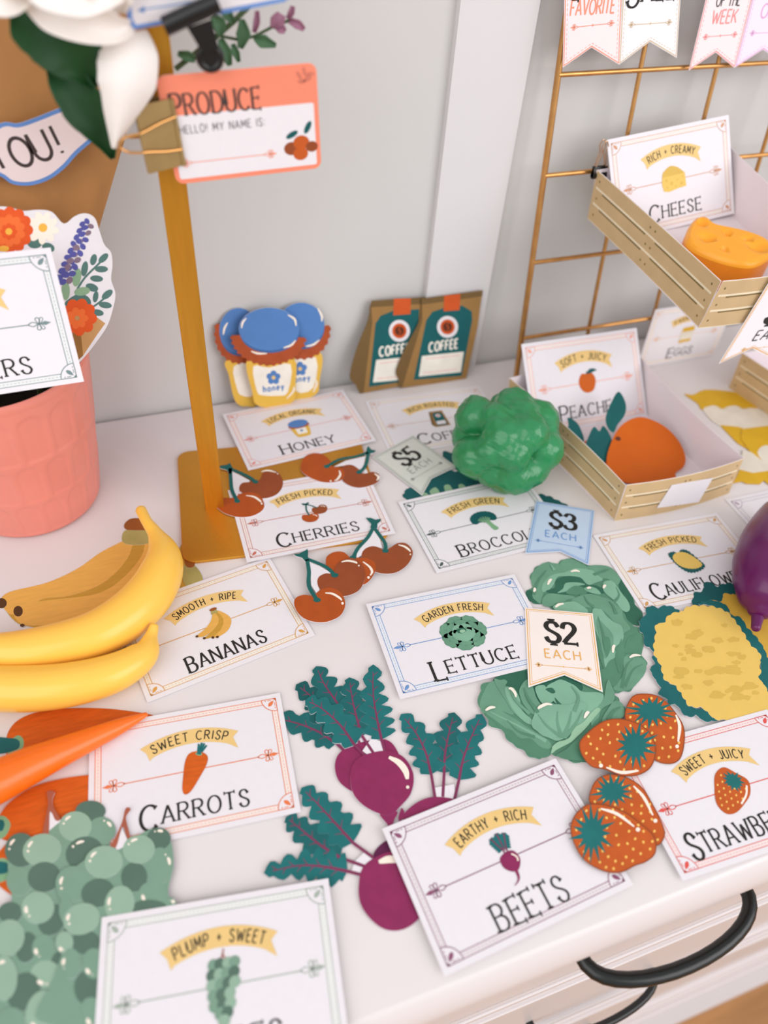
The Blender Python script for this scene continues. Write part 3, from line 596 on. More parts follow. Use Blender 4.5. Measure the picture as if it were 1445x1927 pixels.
# ================================================================== PRICE TAGS (pennants)
def pennant(name,O,corners,fill,a,label,group,u=None,v=None,z=None):
    """corners px TL,TR,BR,notch,BL on the tag's own plane"""
    if u is None:
        O=at(*np.mean(corners,0),z); d=at(*corners[1],z)-at(*corners[0],z); u=(d[0],d[1],0); v=(-d[1],d[0],0)
    s=Sheet(name,O,u,v); P=s.px(corners); s.slab(P,fill,0)
    c=V(*np.mean(P,0))
    def ins(k):
        # inset polygon by k cm
        n=len(P); o=[]
        Q=s.ccw(P)
        for i in range(n):
            p0,p1,p2=V(*Q[i-1]),V(*Q[i]),V(*Q[(i+1)%n]); e1=(p1-p0)/np.linalg.norm(p1-p0); e2=(p2-p1)/np.linalg.norm(p2-p1)
            n1=V(-e1[1],e1[0]); n2=V(-e2[1],e2[0]); b=n1+n2; b=b/np.dot(b,n1)
            o.append(tuple(p1+b*k))
        return o
    return s,P,ins
def price(label,corners,z,fill,a,amount,group='printed price tags',ink='ink',each=None):
    s,P,ins=pennant('price_tag',None,corners,fill,a,label,group,z=z)
    s.line(ins(.13),.07,a,1,True); s.line(ins(.27),.035,a,1,True)
    TL,TR,BR,N_,BL=[V(*p) for p in P]; w=np.linalg.norm(TR-TL); up=(TL+TR)/2-(BL+BR)/2; h=np.linalg.norm(up); m=(TL+TR)/2; dn=-up/h
    def q(t): p=m+dn*h*t; return p[0],p[1]
    s.text(amount,*q(.30),w*.36,ink,3,'fat',.12); s.text('EACH',*q(.58),w*.145,each or a,3,'sans',.3)
    x,y=q(.73); arrow(s,x-w*.4,x+w*.4,y,a,.045,.42,2,mid=.07)
    return s.done(label,'price tag',group)
price('cream price tag reading two dollars each with gold border on the lettuce',[(987,1144),(1115,1155),(1134,1303),(1062,1271),(994,1294)],.30,'tag_cream',ACC['gold'][0],'$2')
price('blue price tag reading three dollars each on the broccoli card',[(1008.6,943),(1118.6,961),(1107.4,1064),(1054,1038.5),(988,1042)],.17,'tag_blue_fill',ACC['blue'][0],'$3')
price('grey price tag reading five dollars each between coffee card and broccoli toy',[(701,861),(777,820),(859,879),(812,901),(794,933)],.12,'tag_grey',ACC['grey'][0],'$5')
# ================================================================== BEETS
def leaf_pts(z,mid,Wd,lobes,taper=.9,seed=0):
    """lobed beet leaf in crop pixels: mid = base..tip polyline"""
    M_=[V(*p) for p in cr(mid,False,8)]; n=len(M_); rn=random.Random(seed); L=[];R_=[]
    for k in range(n):
        t=k/(n-1); tg=M_[min(k+1,n-1)]-M_[max(k-1,0)]; tg/=np.linalg.norm(tg)+1e-9; nn=V(-tg[1],tg[0])
        Wd_=Wd*1.22; pr=1.22*min(1,(t/.1)**.5 if t<.1 else 1)*(1 if t<.45 else 1-(t-.45)/.55*(1-.42))
        if t>.93: pr*=max(.0,((1-t)/.07))**.5
        lob=.44+.64*abs(math.sin(math.pi*lobes*t))**.8; lob2=.44+.64*abs(math.sin(math.pi*(lobes*t+.45)))**.8
        L.append(tuple(M_[k]+nn*Wd*pr*lob)); R_.append(tuple(M_[k]-nn*Wd*pr*lob2))
    return L+R_[::-1],M_
def beet_leaf(s,z,mid,Wd,lobes=5,lay=0,m='teal',stalk=None,vw=.16,vm='vein',sd=0):
    pts,M_=leaf_pts(z,mid,Wd,lobes,seed=sd); s.slab(s.px(z(pts)),m,lay)
    full=([V(*p) for p in stalk] if stalk else [])+M_[:int(len(M_)*.93)]
    n=len(full); s.line(s.px(z([tuple(p) for p in full])),0,vm,lay+.5,wf=lambda t,k:vw*(1.15-.85*k))
    for j in range(2,lobes*2):
        t=j/(lobes*2+.5); k=int(t*(len(M_)-1)); tg=M_[min(k+1,len(M_)-1)]-M_[max(k-1,0)]; tg/=np.linalg.norm(tg); nn=V(-tg[1],tg[0])*(1 if j%2 else -1)
        w=Wd*.62*(1-.45*t); a=M_[k]; s.line(s.px(z([tuple(a),tuple(a+nn*w*.6+tg*w*.5),tuple(a+nn*w+tg*w*.75)])),0,vm,lay+.6,wf=lambda t_,q:vw*.42*(1-.7*q))
def beet(label,z_h,center,leaves,root,hl,whites,back=(),tail=None,z=ZK,leaf_lay=2,root_m='beet'):
    s=pflat('paper_beet',z([center])[0],z_h)
    for w in whites: s.zs(z,w,'paper',0,0)
    for q,(mid,Wd,lb,m,st) in enumerate(leaves): beet_leaf(s,z,mid,Wd,lb,leaf_lay+q*1.6,m,st,sd=q)
    if tail: s.zs(z,tail,root_m,6,4)
    s.zs(z,root,root_m,7,5)
    for h in hl:
        if len(h)==3 and not isinstance(h[0],tuple): s.ze(z,h[0],h[1],h[2],h[2],0,'cream',9,12)
        else: s.glint(z,h,.42,9)
    return s.done(label,'paper cutout','paper beet cutouts')
# back one of the pair
beet('paper beet with teal leaves spread left, underneath the top pair',.06,(620,600),
 [([(500,520),(390,450),(250,400),(100,380)],62,5,'teal_mid',[(560,575)]),([(560,470),(450,370),(370,270),(280,200)],70,5,'teal_deep',[(610,560)]),([(560,380),(490,280),(430,190),(390,100)],70,4,'teal_mid',[(640,550)])],
 [(530,560),(650,510),(770,500),(830,560),(850,650),(800,760),(700,830),(580,780),(510,720),(492,630)],[],[[(560,560),(480,480),(500,380),(640,400),(720,540)]])
beet('paper beet topmost of the pair, round root facing the lettuce card',.14,(740,700),
 [([(640,480),(610,380),(585,270),(570,160)],72,5,'teal_mid',[(700,570)]),([(745,500),(720,380),(700,250),(700,90)],72,6,'teal',[(765,570)]),([(600,530),(520,420),(420,330),(330,285)],70,5,'teal',[(660,590)])],
 [(575,690),(600,620),(660,580),(780,560),(870,600),(918,690),(905,790),(850,860),(800,905),(740,905),(650,860),(590,790)],[[(785,595),(840,625),(875,670),(885,715)],(887,758,9)],
 [[(640,560),(690,490),(750,510),(770,575),(700,600)]],tail=[(735,900),(830,890),(812,940),(800,985),(790,1000),(775,960)])
beet('paper beet with three upright leaves, root hidden under the beets card',.10,(1090,600),
 [([(1085,680),(1090,580),(1110,470),(1140,350)],78,5,'teal_mid',[(1078,810)]),([(1015,690),(985,570),(930,460),(850,360)],68,5,'teal',[(1035,810)]),([(1165,720),(1190,600),(1235,480),(1290,360)],70,5,'teal',[(1140,830)])],
 [(860,930),(910,860),(1000,815),(1100,815),(1180,840),(1230,900),(1250,1000),(1150,1120),(1000,1150),(890,1060)],[],[[(1030,760),(1140,740),(1150,830),(1040,830)]],tail=[(855,870),(870,900),(850,940),(835,930),(845,890)])
beet('small dark paper beet mostly hidden beneath the beets card corner',.02,(770,1080),[],[(700,1130),(740,1070),(800,1040),(880,1060),(900,1130),(840,1190),(750,1190)],[],[],root_m='beet_dark')
beet('paper beet lying sideways with leaves pointing left, left of the beets card',.08,(640,1200),
 [([(520,1140),(410,1070),(300,980),(225,920)],74,5,'teal_mid',[(660,1190)]),([(590,1060),(500,960),(400,850),(310,760)],80,5,'teal',[(700,1140)]),([(560,1215),(430,1190),(290,1185),(105,1225)],80,6,'teal',[(640,1235)])],
 [(620,1300),(640,1200),(710,1140),(820,1105),(930,1150),(1000,1250),(990,1400),(930,1490),(850,1535),(760,1530),(680,1470),(630,1390)],[[(730,1165),(790,1150),(850,1160)]],
 [[(600,1160),(650,1110),(700,1140),(660,1200),(630,1240),(580,1220)]])
# ================================================================== CHERRIES
def cherry_pair(label,z,zh,c0,brown,red,stems,joint,gl,gap,order=0):
    s=pflat('paper_cherry_pair',z([c0])[0],zh)
    s.zs(z,gap,'paper',0,0)
    a,b=(('cherry_brown',brown),('cherry_red',red))
    if order: a,b=b,a
    s.zs(z,a[1],a[0],1,4); s.zs(z,b[1],b[0],3,4)
    for st,l in stems: s.zs(z,[(x+o,y) for x,y in st for o in (0,)] ,'stem_teal',l,0) if False else s.zl(z,st,.30,'stem_teal',l,4)
    for st,l in stems:
        x,y=st[-1]; s.ze(z,x,y,joint[2],joint[2]*.6,0,'stem_teal',l+.2,12)
    s.zs(z,joint[0],'stem_teal',5,0)
    for g in gl:
        if len(g)==3 and not isinstance(g[0],tuple): s.ze(z,g[0],g[1],g[2],g[2],0,'cream',6,10)
        else: s.glint(z,g,.2,6)
    return s.done(label,'paper cutout','paper cherry cutouts')
cherry_pair('paper cherry pair lying over the left end of the cherries card by the gold pole',ZW,.36,(300,430),
 [(225,410),(250,360),(330,350),(400,330),(430,270),(480,248),(550,265),(595,330),(590,400),(540,460),(450,490),(350,485),(260,450)],
 [(22,545),(60,490),(180,485),(240,450),(330,440),(400,465),(437,530),(425,590),(340,640),(220,650),(110,620),(50,580)],
 [([(150,235),(155,330),(165,420),(210,515)],5),([(150,240),(240,275),(320,315),(365,350)],4)],([(60,215),(120,205),(150,190),(160,215),(180,245),(150,290),(120,250),(60,235)],0,26),
 [[(415,265),(470,255),(540,270)],(552,282,6),[(285,468),(350,478),(400,510),(412,525)],(418,536,8)],[(165,260),(230,290),(320,340),(230,390),(210,480),(170,400)])
cherry_pair('paper cherry pair between the honey card and cherries card, stalks pointing right',ZW,.38,(1080,240),
 [(1080,260),(1110,215),(1180,205),(1240,240),(1280,280),(1360,265),(1415,290),(1405,350),(1330,385),(1230,400),(1140,370),(1090,320)],
 [(750,210),(780,140),(850,108),(930,115),(1000,170),(1010,215),(1080,230),(1120,270),(1100,330),(1020,355),(920,350),(820,310),(760,265)],
 [([(1320,105),(1310,180),(1280,240),(1245,268)],4),([(1320,100),(1220,135),(1080,160),(970,220)],5)],([(1310,60),(1325,45),(1345,75),(1390,85),(1370,105),(1340,110),(1330,140),(1300,120)],0,26),
 [[(1075,255),(1085,290),(1060,330),(1035,342)],(1003,345,8),[(1375,280),(1410,310),(1395,340)]],[(1300,130),(1130,170),(1030,220),(1120,210),(1240,240),(1280,230)])
cherry_pair('paper cherry pair at the lower right corner of the cherries card',ZV,.40,(900,450),
 [(835,480),(870,410),(950,380),(1030,400),(1070,430),(1130,400),(1210,350),(1300,352),(1365,420),(1360,500),(1300,590),(1200,655),(1090,670),(980,650),(880,590)],
 [(460,540),(480,480),(560,440),(650,445),(720,500),(800,500),(900,510),(975,560),(975,650),(920,740),(840,790),(700,800),(560,740),(480,640)],
 [([(960,180),(1020,260),(1080,350),(1085,430)],4),([(960,180),(900,290),(800,400),(745,500)],4)],([(878,85),(930,85),(980,105),(1040,95),(1035,120),(1000,150),(1000,190),(960,210),(925,190),(935,150),(905,120)],0,36),
 [[(1220,368),(1280,385),(1325,415),(1345,440)],(1345,468,8),[(850,545),(920,600),(945,650),(925,690)],(908,710,14)],[(960,210),(900,300),(790,420),(780,510),(840,470),(960,380),(1050,400),(1030,310)])
cherry_pair('paper cherry pair on the bare dresser top right of the bananas card',ZV,.46,(500,750),
 [(372,760),(390,700),(460,665),(540,665),(570,580),(650,520),(740,505),(820,550),(870,640),(865,740),(800,850),(650,905),(500,880),(400,830)],
 [(130,985),(150,920),(230,890),(330,895),(400,840),(500,815),(600,850),(655,930),(660,1020),(610,1110),(500,1165),(390,1178),(260,1150),(170,1080)],
 [([(265,520),(285,650),(285,800),(370,945)],5),([(265,515),(380,560),(480,610),(555,685)],4)],([(120,465),(180,460),(250,425),(268,408),(278,440),(275,490),(290,530),(245,540),(215,505),(150,485)],0,40),
 [[(625,548),(690,535),(770,550),(785,565)],(806,586,9),[(455,872),(530,880),(600,920),(630,950)],(636,980,14)],[(285,545),(400,590),(520,660),(400,690),(375,760),(400,860),(370,880),(310,790),(300,650)])
# ================================================================== LETTUCE
def lettuce(label,zh,c0,layers):
    s=pflat('paper_lettuce',ZX([c0])[0],zh); 
    for i,(m,pts,wavy) in enumerate(layers):
        P=pts if wavy is None else pts
        if isinstance(P[0],str): s.zl(ZX,wavy,.12,m,i*.9,4)
        elif m.startswith('~'): s.glint(ZX,P,.22,i*.9,'cream')
        elif m.startswith('|'):
            s.zl(ZX,P,0,m[1:],i*.9,4,wf=lambda t,k:.26*(1-.8*k))
        elif i==0: s.zs(ZX,ruf(P),m,0,0)
        else: s.poly(s.px(ZX(ruf(P) if wavy else cr(P,True,4))),m,i*.9)
    return s.done(label,'paper cutout','paper lettuce cutouts')
def ruf(P,am=.022,per=9):
    Q=cr(P,True,7); c=V(*np.mean(Q,0)); o=[]
    for k,p in enumerate(Q):
        d=V(*p)-c; o.append(tuple(c+d*(1+am*math.sin(2*math.pi*k/per))))
    return o
lettuce('paper lettuce highest of three, its top edge touching the blue price tag',.02,(820,330),[
 ('lettuce_low',[(420,330),(460,280),(450,190),(500,140),(570,110),(640,120),(690,85),(780,90),(850,130),(930,130),(1020,150),(1080,210),(1130,270),(1180,370),(1200,450),(1250,500),(1220,560),(1100,560),(900,520),(700,480),(560,420),(470,400)],1),
 ('lettuce_dark',[(1080,220),(1170,320),(1190,400),(1250,480),(1220,560),(1140,520),(1100,400)],1),('lettuce_dark',[(415,320),(450,310),(500,380),(520,410),(470,400),(430,370)],None),
 ('lettuce_mid',[(455,210),(500,140),(580,110),(660,130),(700,170),(620,200),(560,260),(540,330),(520,400),(470,370),(460,290)],1),
 ('lettuce_mid',[(690,90),(780,90),(840,130),(860,160),(780,150),(700,180),(650,150)],1),('lettuce_mid',[(860,140),(960,130),(1040,160),(1090,230),(1070,270),(1000,230),(930,220),(880,170)],1),
 ('lettuce_light',[(530,310),(560,230),(640,190),(700,180),(760,155),(860,160),(930,200),(960,240),(900,260),(850,280),(800,220),(700,210),(640,220),(600,290),(560,320)],1),
 ('lettuce_dark',[(560,320),(620,290),(640,230),(720,210),(800,220),(860,270),(930,280),(980,330),(800,340),(660,340)],1),
 ('lettuce_light',[(640,330),(680,300),(700,260),(780,255),(840,270),(790,280),(740,300),(700,320)],None),('lettuce_low',[(700,330),(760,280),(820,290),(860,320),(800,345)],None),
 ('lettuce_light',[(830,300),(870,285),(920,300),(950,340),(880,330)],None),
 ('lettuce_light',[(965,270),(1000,240),(1050,260),(1090,320),(1130,370),(1160,430),(1130,470),(1080,430),(1040,380),(980,330)],1),
 ('lettuce_mid',[(530,400),(560,340),(650,340),(760,360),(760,420),(640,420),(560,430)],1),
 ('|lettuce_low',[(470,340),(500,250),(560,170)],None),('|lettuce_low',[(900,200),(980,170),(1010,160)],None),('|lettuce_low',[(1040,400),(1080,350),(1060,290)],None),('|lettuce_light',[(620,170),(600,140),(590,130)],None),
 ('~',[(735,180),(770,172),(800,180)],None),('~',[(570,275),(585,245),(598,232)],None),('~',[(470,325),(478,310),(476,295)],None),('~',[(968,300),(975,285),(985,275)],None)])
lettuce('paper lettuce in the middle, right of the two dollar tag',.08,(1000,650),[
 ('lettuce_low',[(620,430),(680,390),(760,370),(830,335),(920,340),(1010,370),(1090,430),(1130,500),(1170,560),(1230,580),(1260,680),(1240,760),(1280,830),(1260,900),(1190,1000),(1120,1040),(1040,1030),(940,950),(820,760),(700,560)],1),
 ('lettuce_mid',[(740,390),(830,340),(920,345),(1020,380),(1090,440),(1120,520),(1165,590),(1130,640),(1050,540),(960,450),(860,430),(780,440)],1),
 ('lettuce_low',[(1110,640),(1160,590),(1230,590),(1255,690),(1235,780),(1180,760),(1120,740)],1),
 ('lettuce_mid',[(1120,900),(1110,800),(1180,770),(1270,820),(1270,890),(1200,990),(1110,1035),(1040,1010),(1080,960)],1),
 ('|lettuce_low',[(1120,1000),(1180,880),(1250,840)],None),('|lettuce_low',[(1100,1010),(1130,860),(1180,800)],None),('|lettuce_low',[(1130,760),(1150,660),(1210,620)],None),
 ('lettuce_low',[(950,480),(1060,560),(1110,640),(1120,760),(1100,900),(1050,1000),(980,900),(920,700),(900,540)],1),
 ('lettuce_light',[(890,460),(940,440),(980,480),(1030,530),(1090,560),(1115,630),(1090,690),(1050,720),(1060,780),(1000,830),(980,860),(960,720),(900,560)],1),
 ('lettuce_mid',[(920,520),(980,560),(1040,640),(1030,720),(980,800),(940,660)],1),('lettuce_low',[(960,660),(1010,650),(1020,720),(990,790)],None),
 ('|lettuce_low',[(1090,900),(1060,780),(1100,660)],None),('|lettuce_low',[(900,430),(860,400),(830,350)],None),('|lettuce_low',[(1060,480),(1040,430),(1010,390)],None),('|lettuce_low',[(990,740),(960,600),(930,500)],None),
 ('lettuce_light',[(610,440),(640,410),(720,395),(780,400),(860,470),(700,500)],None),
 ('~',[(625,435),(650,415),(685,408)],None),('~',[(1035,760),(1040,720),(1050,705)],None),('~',[(1155,795),(1190,778),(1235,780)],None),('~',[(850,300),(870,295),(880,300)],None)])
lettuce('paper lettuce nearest the front, leafy rosette below the lettuce card',.14,(600,1200),[
 ('lettuce_low',[(90,1010),(180,950),(280,900),(400,880),(560,900),(700,920),(860,900),(980,880),(1030,960),(1050,1060),(1100,1110),(1120,1200),(1050,1250),(940,1290),(880,1390),(820,1450),(850,1540),(760,1540),(650,1500),(570,1480),(500,1520),(430,1490),(370,1440),(300,1400),(250,1320),(150,1270),(125,1200),(85,1150)],1),
 ('lettuce_dark',[(180,960),(300,900),(520,890),(760,930),(820,1010),(700,1100),(500,1150),(380,1080),(300,1000)],1),
 ('lettuce_mid',[(85,1140),(120,1020),(180,960),(260,960),(270,1050),(300,1130),(330,1200),(260,1180),(180,1170),(120,1190)],1),
 ('lettuce_low',[(125,1200),(180,1240),(260,1330),(330,1400),(420,1470),(520,1510),(600,1470),(520,1400),(400,1340),(300,1270),(200,1210)],1),
 ('lettuce_mid',[(130,1190),(190,1160),(270,1190),(350,1240),(460,1310),(560,1370),(600,1440),(520,1430),(450,1370),(380,1370),(310,1310),(260,1290),(200,1240)],1),
 ('|lettuce_light',[(560,1390),(380,1290),(160,1180)],None),('|lettuce_low',[(480,1360),(360,1320),(280,1240)],None),
 ('lettuce_mid',[(190,960),(230,950),(280,960),(270,1000),(330,1010),(360,1090),(400,1190),(480,1270),(420,1260),(330,1190),(270,1100)],1),
 ('lettuce_light',[(265,1020),(300,1000),(345,1030),(370,1090),(390,1170),(460,1240),(470,1280),(390,1240),(320,1160),(285,1090)],1),
 ('lettuce_mid',[(370,1060),(380,990),(440,950),(470,1020),(500,1100),(560,1170),(500,1210),(440,1180),(400,1130)],1),
 ('lettuce_light',[(560,1030),(620,960),(700,960),(770,1000),(830,1040),(930,1040),(975,1080),(940,1150),(870,1210),(820,1280),(750,1320),(680,1360),(720,1200),(640,1130)],1),
 ('lettuce_light',[(480,1010),(540,990),(570,1020),(600,1040),(620,1090),(570,1130),(520,1110)],None),('lettuce_dark',[(555,1020),(600,1010),(625,1040),(600,1050)],None),('lettuce_dark',[(620,1080),(650,1110),(670,1130),(640,1130)],None),
 ('lettuce_mid',[(930,1150),(970,1090),(990,980),(1010,960),(1045,1040),(1040,1110),(960,1160),(930,1240),(890,1300),(880,1240)],1),
 ('lettuce_mid',[(960,1250),(1000,1160),(1060,1100),(1110,1140),(1115,1210),(1040,1250)],1),
 ('lettuce_light',[(460,1290),(470,1200),(500,1150),(580,1120),(640,1130),(720,1130),(800,1110),(850,1140),(820,1220),(760,1310),(680,1380),(600,1380),(520,1340)],1),
 ('lettuce_pale',[(600,1440),(640,1400),(720,1370),(760,1300),(830,1250),(880,1190),(930,1150),(940,1180),(890,1240),(850,1290),(780,1360),(720,1410),(640,1450),(600,1480)],1),
 ('lettuce_low',[(630,1500),(700,1450),(780,1380),(860,1310),(930,1230),(930,1280),(870,1390),(810,1450),(840,1530),(760,1530)],1),
 ('|lettuce_mid',[(660,1360),(560,1280),(500,1200)],None),('|lettuce_mid',[(670,1370),(640,1260),(640,1180)],None),('|lettuce_mid',[(680,1370),(720,1270),(740,1180)],None),('|lettuce_mid',[(690,1370),(770,1270),(820,1170)],None),
 ('|lettuce_mid',[(760,1180),(790,1080),(740,1000)],None),('|lettuce_mid',[(440,1200),(340,1100),(300,1020)],None),('|lettuce_low',[(500,1190),(430,1090),(400,1010)],None),('|lettuce_low',[(1000,1240),(1040,1180),(1090,1150)],None),
 ('~',[(125,1175),(160,1155),(195,1152)],None),('~',[(290,1020),(310,1020),(335,1050),(342,1080)],None),('~',[(500,1165),(515,1150),(560,1130),(600,1135)],None),('~',[(830,1230),(850,1195),(865,1185)],None)])
# ================================================================== CAULIFLOWER
def cauliflower(label,zh,c0,leaves,head,hm,seed,spots):
    s=pflat('paper_cauliflower',ZAB([c0])[0],zh)
    for q,l in enumerate(leaves): s.slab(s.px(ZAB(bumpy(l,.03))),'teal_mid' if seed==1 else 'teal_deep',q*.6)
    s.slab(s.px(ZAB(bumpy(head,.025))),hm,3)
    rn=random.Random(seed)
    for k in range(spots):
        x0,x1,y0,y1=330,1320,450,1350
        x,y=x0+rn.random()*(x1-x0),y0+rn.random()*(y1-y0)
        if inside(x,y,head,.86):
            r=rn.uniform(25,70); a=rn.uniform(0,360); P=[]
            for j in range(12):
                t=2*math.pi*j/12; rr=r*(.7+.5*rn.random()); P.append((x+rr*1.3*math.cos(t),y+rr*.65*math.sin(t)))
            s.zp(ZAB,P,'cauli_shade',4+.02*k,3)
    return s.done(label,'paper cutout','paper cauliflower cutouts')
def inside(x,y,poly,sc=1.):
    c=V(*np.mean(poly,0)); x,y=c[0]+(x-c[0])/sc,c[1]+(y-c[1])/sc; r=False; j=len(poly)-1
    for i in range(len(poly)):
        a,b=poly[i],poly[j]
        if (a[1]>y)!=(b[1]>y) and x<(b[0]-a[0])*(y-a[1])/(b[1]-a[1])+a[0]: r=not r
        j=i
    return r
def bumpy(P,am,per=90):
    Q=cr(P,True,12); L=0; o=[]; c=V(*np.mean(Q,0))
    for k,p in enumerate(Q):
        d=V(*p)-c; dn=d/np.linalg.norm(d); o.append(tuple(V(*p)+dn*(per*.2)*abs(math.sin(math.pi*L/per)))); L+=math.dist(p,Q[(k+1)%len(Q)])
    return o
cauliflower('darker paper cauliflower behind, under the purple eggplant',.11,(1300,400),[[(680,330),(700,200),(780,190),(790,120),(850,90),(930,140),(1000,110),(1090,120),(1200,190),(1700,150),(1750,700),(1500,900),(1200,560),(1000,330),(760,320)]],
 [(860,270),(980,290),(990,220),(1080,220),(1160,240),(1300,180),(1650,350),(1700,800),(1500,900),(1300,700),(1180,540),(1050,390),(980,310)],'cauli_back',2,0)
cauliflower('yellow paper cauliflower with teal leaves beside the strawberry cutouts',.17,(700,850),
 [[(140,480),(190,440),(200,370),(240,340),(310,360),(390,335),(480,360),(520,400),(420,480),(320,560),(300,780),(250,770),(170,700),(180,640),(140,580)],
  [(240,980),(290,940),(260,870),(300,850),(400,960),(420,1120),(560,1200),(650,1360),(800,1390),(930,1490),(800,1510),(740,1480),(700,1450),(620,1460),(560,1420),(520,1350),(430,1320),(400,1270),(330,1240),(350,1180),(280,1070)],
  [(740,320),(820,280),(900,290),(1000,320),(1050,380),(1070,430),(1170,470),(1230,570),(1310,650),(1390,760),(1445,880),(1560,1000),(1560,1300),(1400,1180),(1340,1060),(1360,900),(1250,740),(1100,520),(900,350)]],
 [(570,390),(640,345),(770,340),(900,355),(1010,400),(1080,470),(1180,610),(1250,730),(1340,810),(1360,890),(1340,940),(1360,990),(1340,1070),(1390,1130),(1440,1220),(1500,1350),(1300,1450),(940,1490),(850,1440),(770,1370),(640,1350),(580,1260),(540,1200),(490,1140),(390,1080),(350,940),(290,840),(280,740),(300,620),(300,530),(380,510),(440,430)],'cauli',1,60)
# ================================================================== STRAWBERRIES
def strawberry(label,zh,outline,leafc,R,hl,seed,sx=1.,sy=1.):
    s=pflat('paper_strawberry',ZM([tuple(np.mean(outline,0))])[0],zh)
    s.slab(s.px(ZM(cr(outline,True,6))),'straw',0,side='cherry_brown'); s.line(s.px(ZM(cr(outline,True,6))),.07,'cherry_brown',.6,True); rn=random.Random(seed); pts=[]
    x0,y0=np.min(outline,0);x1,y1=np.max(outline,0)
    for _ in range(900):
        x,y=rn.uniform(x0,x1),rn.uniform(y0,y1)
        if inside(x,y,outline,.93) and math.hypot((x-leafc[0])/sx,(y-leafc[1])/sy)>R*.72 and all(math.hypot(x-a,y-b)>50 for a,b in pts):
            pts.append((x,y)); s.ze(ZM,x,y,8.5,10.5,rn.uniform(-40,40),'seed',1,9)
    s.poly(s.px(ZM(star(leafc[0],leafc[1],R*1.3,R*.4,15,seed,sx,sy))),'straw_leaf',2)
    for h in hl:
        if len(h)==3 and not isinstance(h[0],tuple): s.ze(ZM,h[0],h[1],h[2],h[2],0,'cream',3,12)
        else: s.glint(ZM,h,.22,3)
    return s.done(label,'paper cutout','paper strawberry cutouts')
strawberry('paper strawberry nearest the cauliflower, highest of the four',.30,[(485,240),(500,170),(540,110),(600,95),(690,105),(760,150),(820,220),(870,300),(882,380),(870,480),(840,540),(780,562),(700,545),(620,480),(560,380),(500,300)],(660,210),125,[[(825,235),(850,310),(840,415)],(833,447,13)],11,1.05,.72)
strawberry('paper strawberry overlapping the lettuce edge, second from the top',.42,[(180,440),(200,390),(290,310),(370,270),(470,265),(580,300),(650,360),(685,440),(680,530),(640,600),(560,640),(460,640),(350,600),(260,580),(200,510)],(550,440),125,[[(358,588),(460,622),(575,610)],(322,576,14)],12,.95,1.0)
strawberry('paper strawberry third from the top, partly under the lowest one',.37,[(248,820),(265,720),(310,660),(380,637),(460,645),(540,680),(610,740),(680,860),(740,990),(745,1050),(710,1105),(640,1100),(500,1000),(330,900)],(400,750),118,[[(540,712),(610,790),(670,910)],(687,946,14)],13,1.0,.8)
strawberry('paper strawberry lowest of the four, lying over the beets card',.50,[(122,1000),(150,910),(220,845),(300,835),(400,855),(500,900),(590,970),(660,1030),(690,1090),(680,1170),(620,1220),(550,1245),(470,1285),(390,1292),(300,1265),(210,1205),(150,1110)],(265,1030),135,[[(320,865),(430,900),(545,985)],(570,1005,15)],14,.85,1.15)
# ================================================================== CARROTS AND BANANAS (paper)
def paper_carrot(label,zh,outline,core,stem,c0):
    s=pflat('paper_carrot',ZT([c0])[0],zh); s.zs(ZT,outline,'carrot_paper',0,6)
    if core: s.zs(ZT,core,'carrot_core',1,4)
    if stem: s.zs(ZT,stem,'teal_mid',3,4)
    return s.done(label,'paper cutout','paper carrot cutouts')
paper_carrot('paper carrot underneath the plastic carrot, just below the bananas',.02,[(50,330),(60,240),(130,150),(260,90),(450,60),(650,52),(850,60),(1050,85),(1160,110),(1150,160),(900,300),(600,420),(300,480),(100,470),(50,410)],[(90,290),(140,258),(178,290),(175,350),(130,380),(60,400),(80,340)],[(-220,270),(60,278),(140,295),(150,340),(120,370),(0,400),(-220,400)],(400,250))
paper_carrot('paper carrot in the middle with a faint white cut edge, below the plastic carrot',.06,[(-60,980),(0,860),(80,760),(250,650),(450,590),(700,555),(900,560),(1000,620),(900,750),(600,850),(350,940),(100,1060)],[(-60,900),(20,865),(75,910),(75,960),(30,1030),(-60,1040)],[(-200,900),(0,895),(35,920),(30,960),(0,985),(-200,990)],(400,750))
paper_carrot('paper carrot lowest, mostly under the green grapes',.09,[(-60,1200),(0,1130),(120,1010),(320,920),(500,900),(700,950),(600,1150),(400,1400),(200,1480),(100,1470),(0,1400),(-60,1330)],[(-60,1260),(0,1190),(60,1200),(90,1270),(80,1330),(0,1370),(-60,1360)],[(-200,1200),(0,1210),(60,1230),(60,1290),(0,1310),(-200,1330)],(250,1200))
def paper_banana(label,zh,z,c0,fingers,neck,crown,tips):
    s=pflat('paper_banana_bunch',z([c0])[0],zh)
    for q,(m,f) in enumerate(fingers): s.zs(z,f,m,q*1.0,5)
    if neck: s.zs(z,neck,'banana_neck',4,4)
    if crown: s.zs(z,crown,'banana_crown',5,4)
    for x,y,rx,ry,r in tips: s.slab(s.px(z(s.epts(x,y,rx,ry,r,14))),'banana_end',5)
    return s.done(label,'paper cutout','paper banana cutouts')
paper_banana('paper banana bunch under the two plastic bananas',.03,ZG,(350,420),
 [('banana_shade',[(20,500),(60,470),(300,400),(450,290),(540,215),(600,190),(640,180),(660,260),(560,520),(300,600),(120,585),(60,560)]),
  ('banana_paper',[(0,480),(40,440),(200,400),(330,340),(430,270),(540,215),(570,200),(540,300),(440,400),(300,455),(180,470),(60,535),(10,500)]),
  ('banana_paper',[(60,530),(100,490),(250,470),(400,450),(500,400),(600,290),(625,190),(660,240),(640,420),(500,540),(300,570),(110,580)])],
 [(530,180),(600,168),(650,180),(640,230),(560,240),(520,225)],[(530,150),(560,128),(620,130),(660,150),(640,175),(560,178),(532,172)],[(8,488,22,22,0),(78,522,20,23,0),(96,582,10,7,0)])
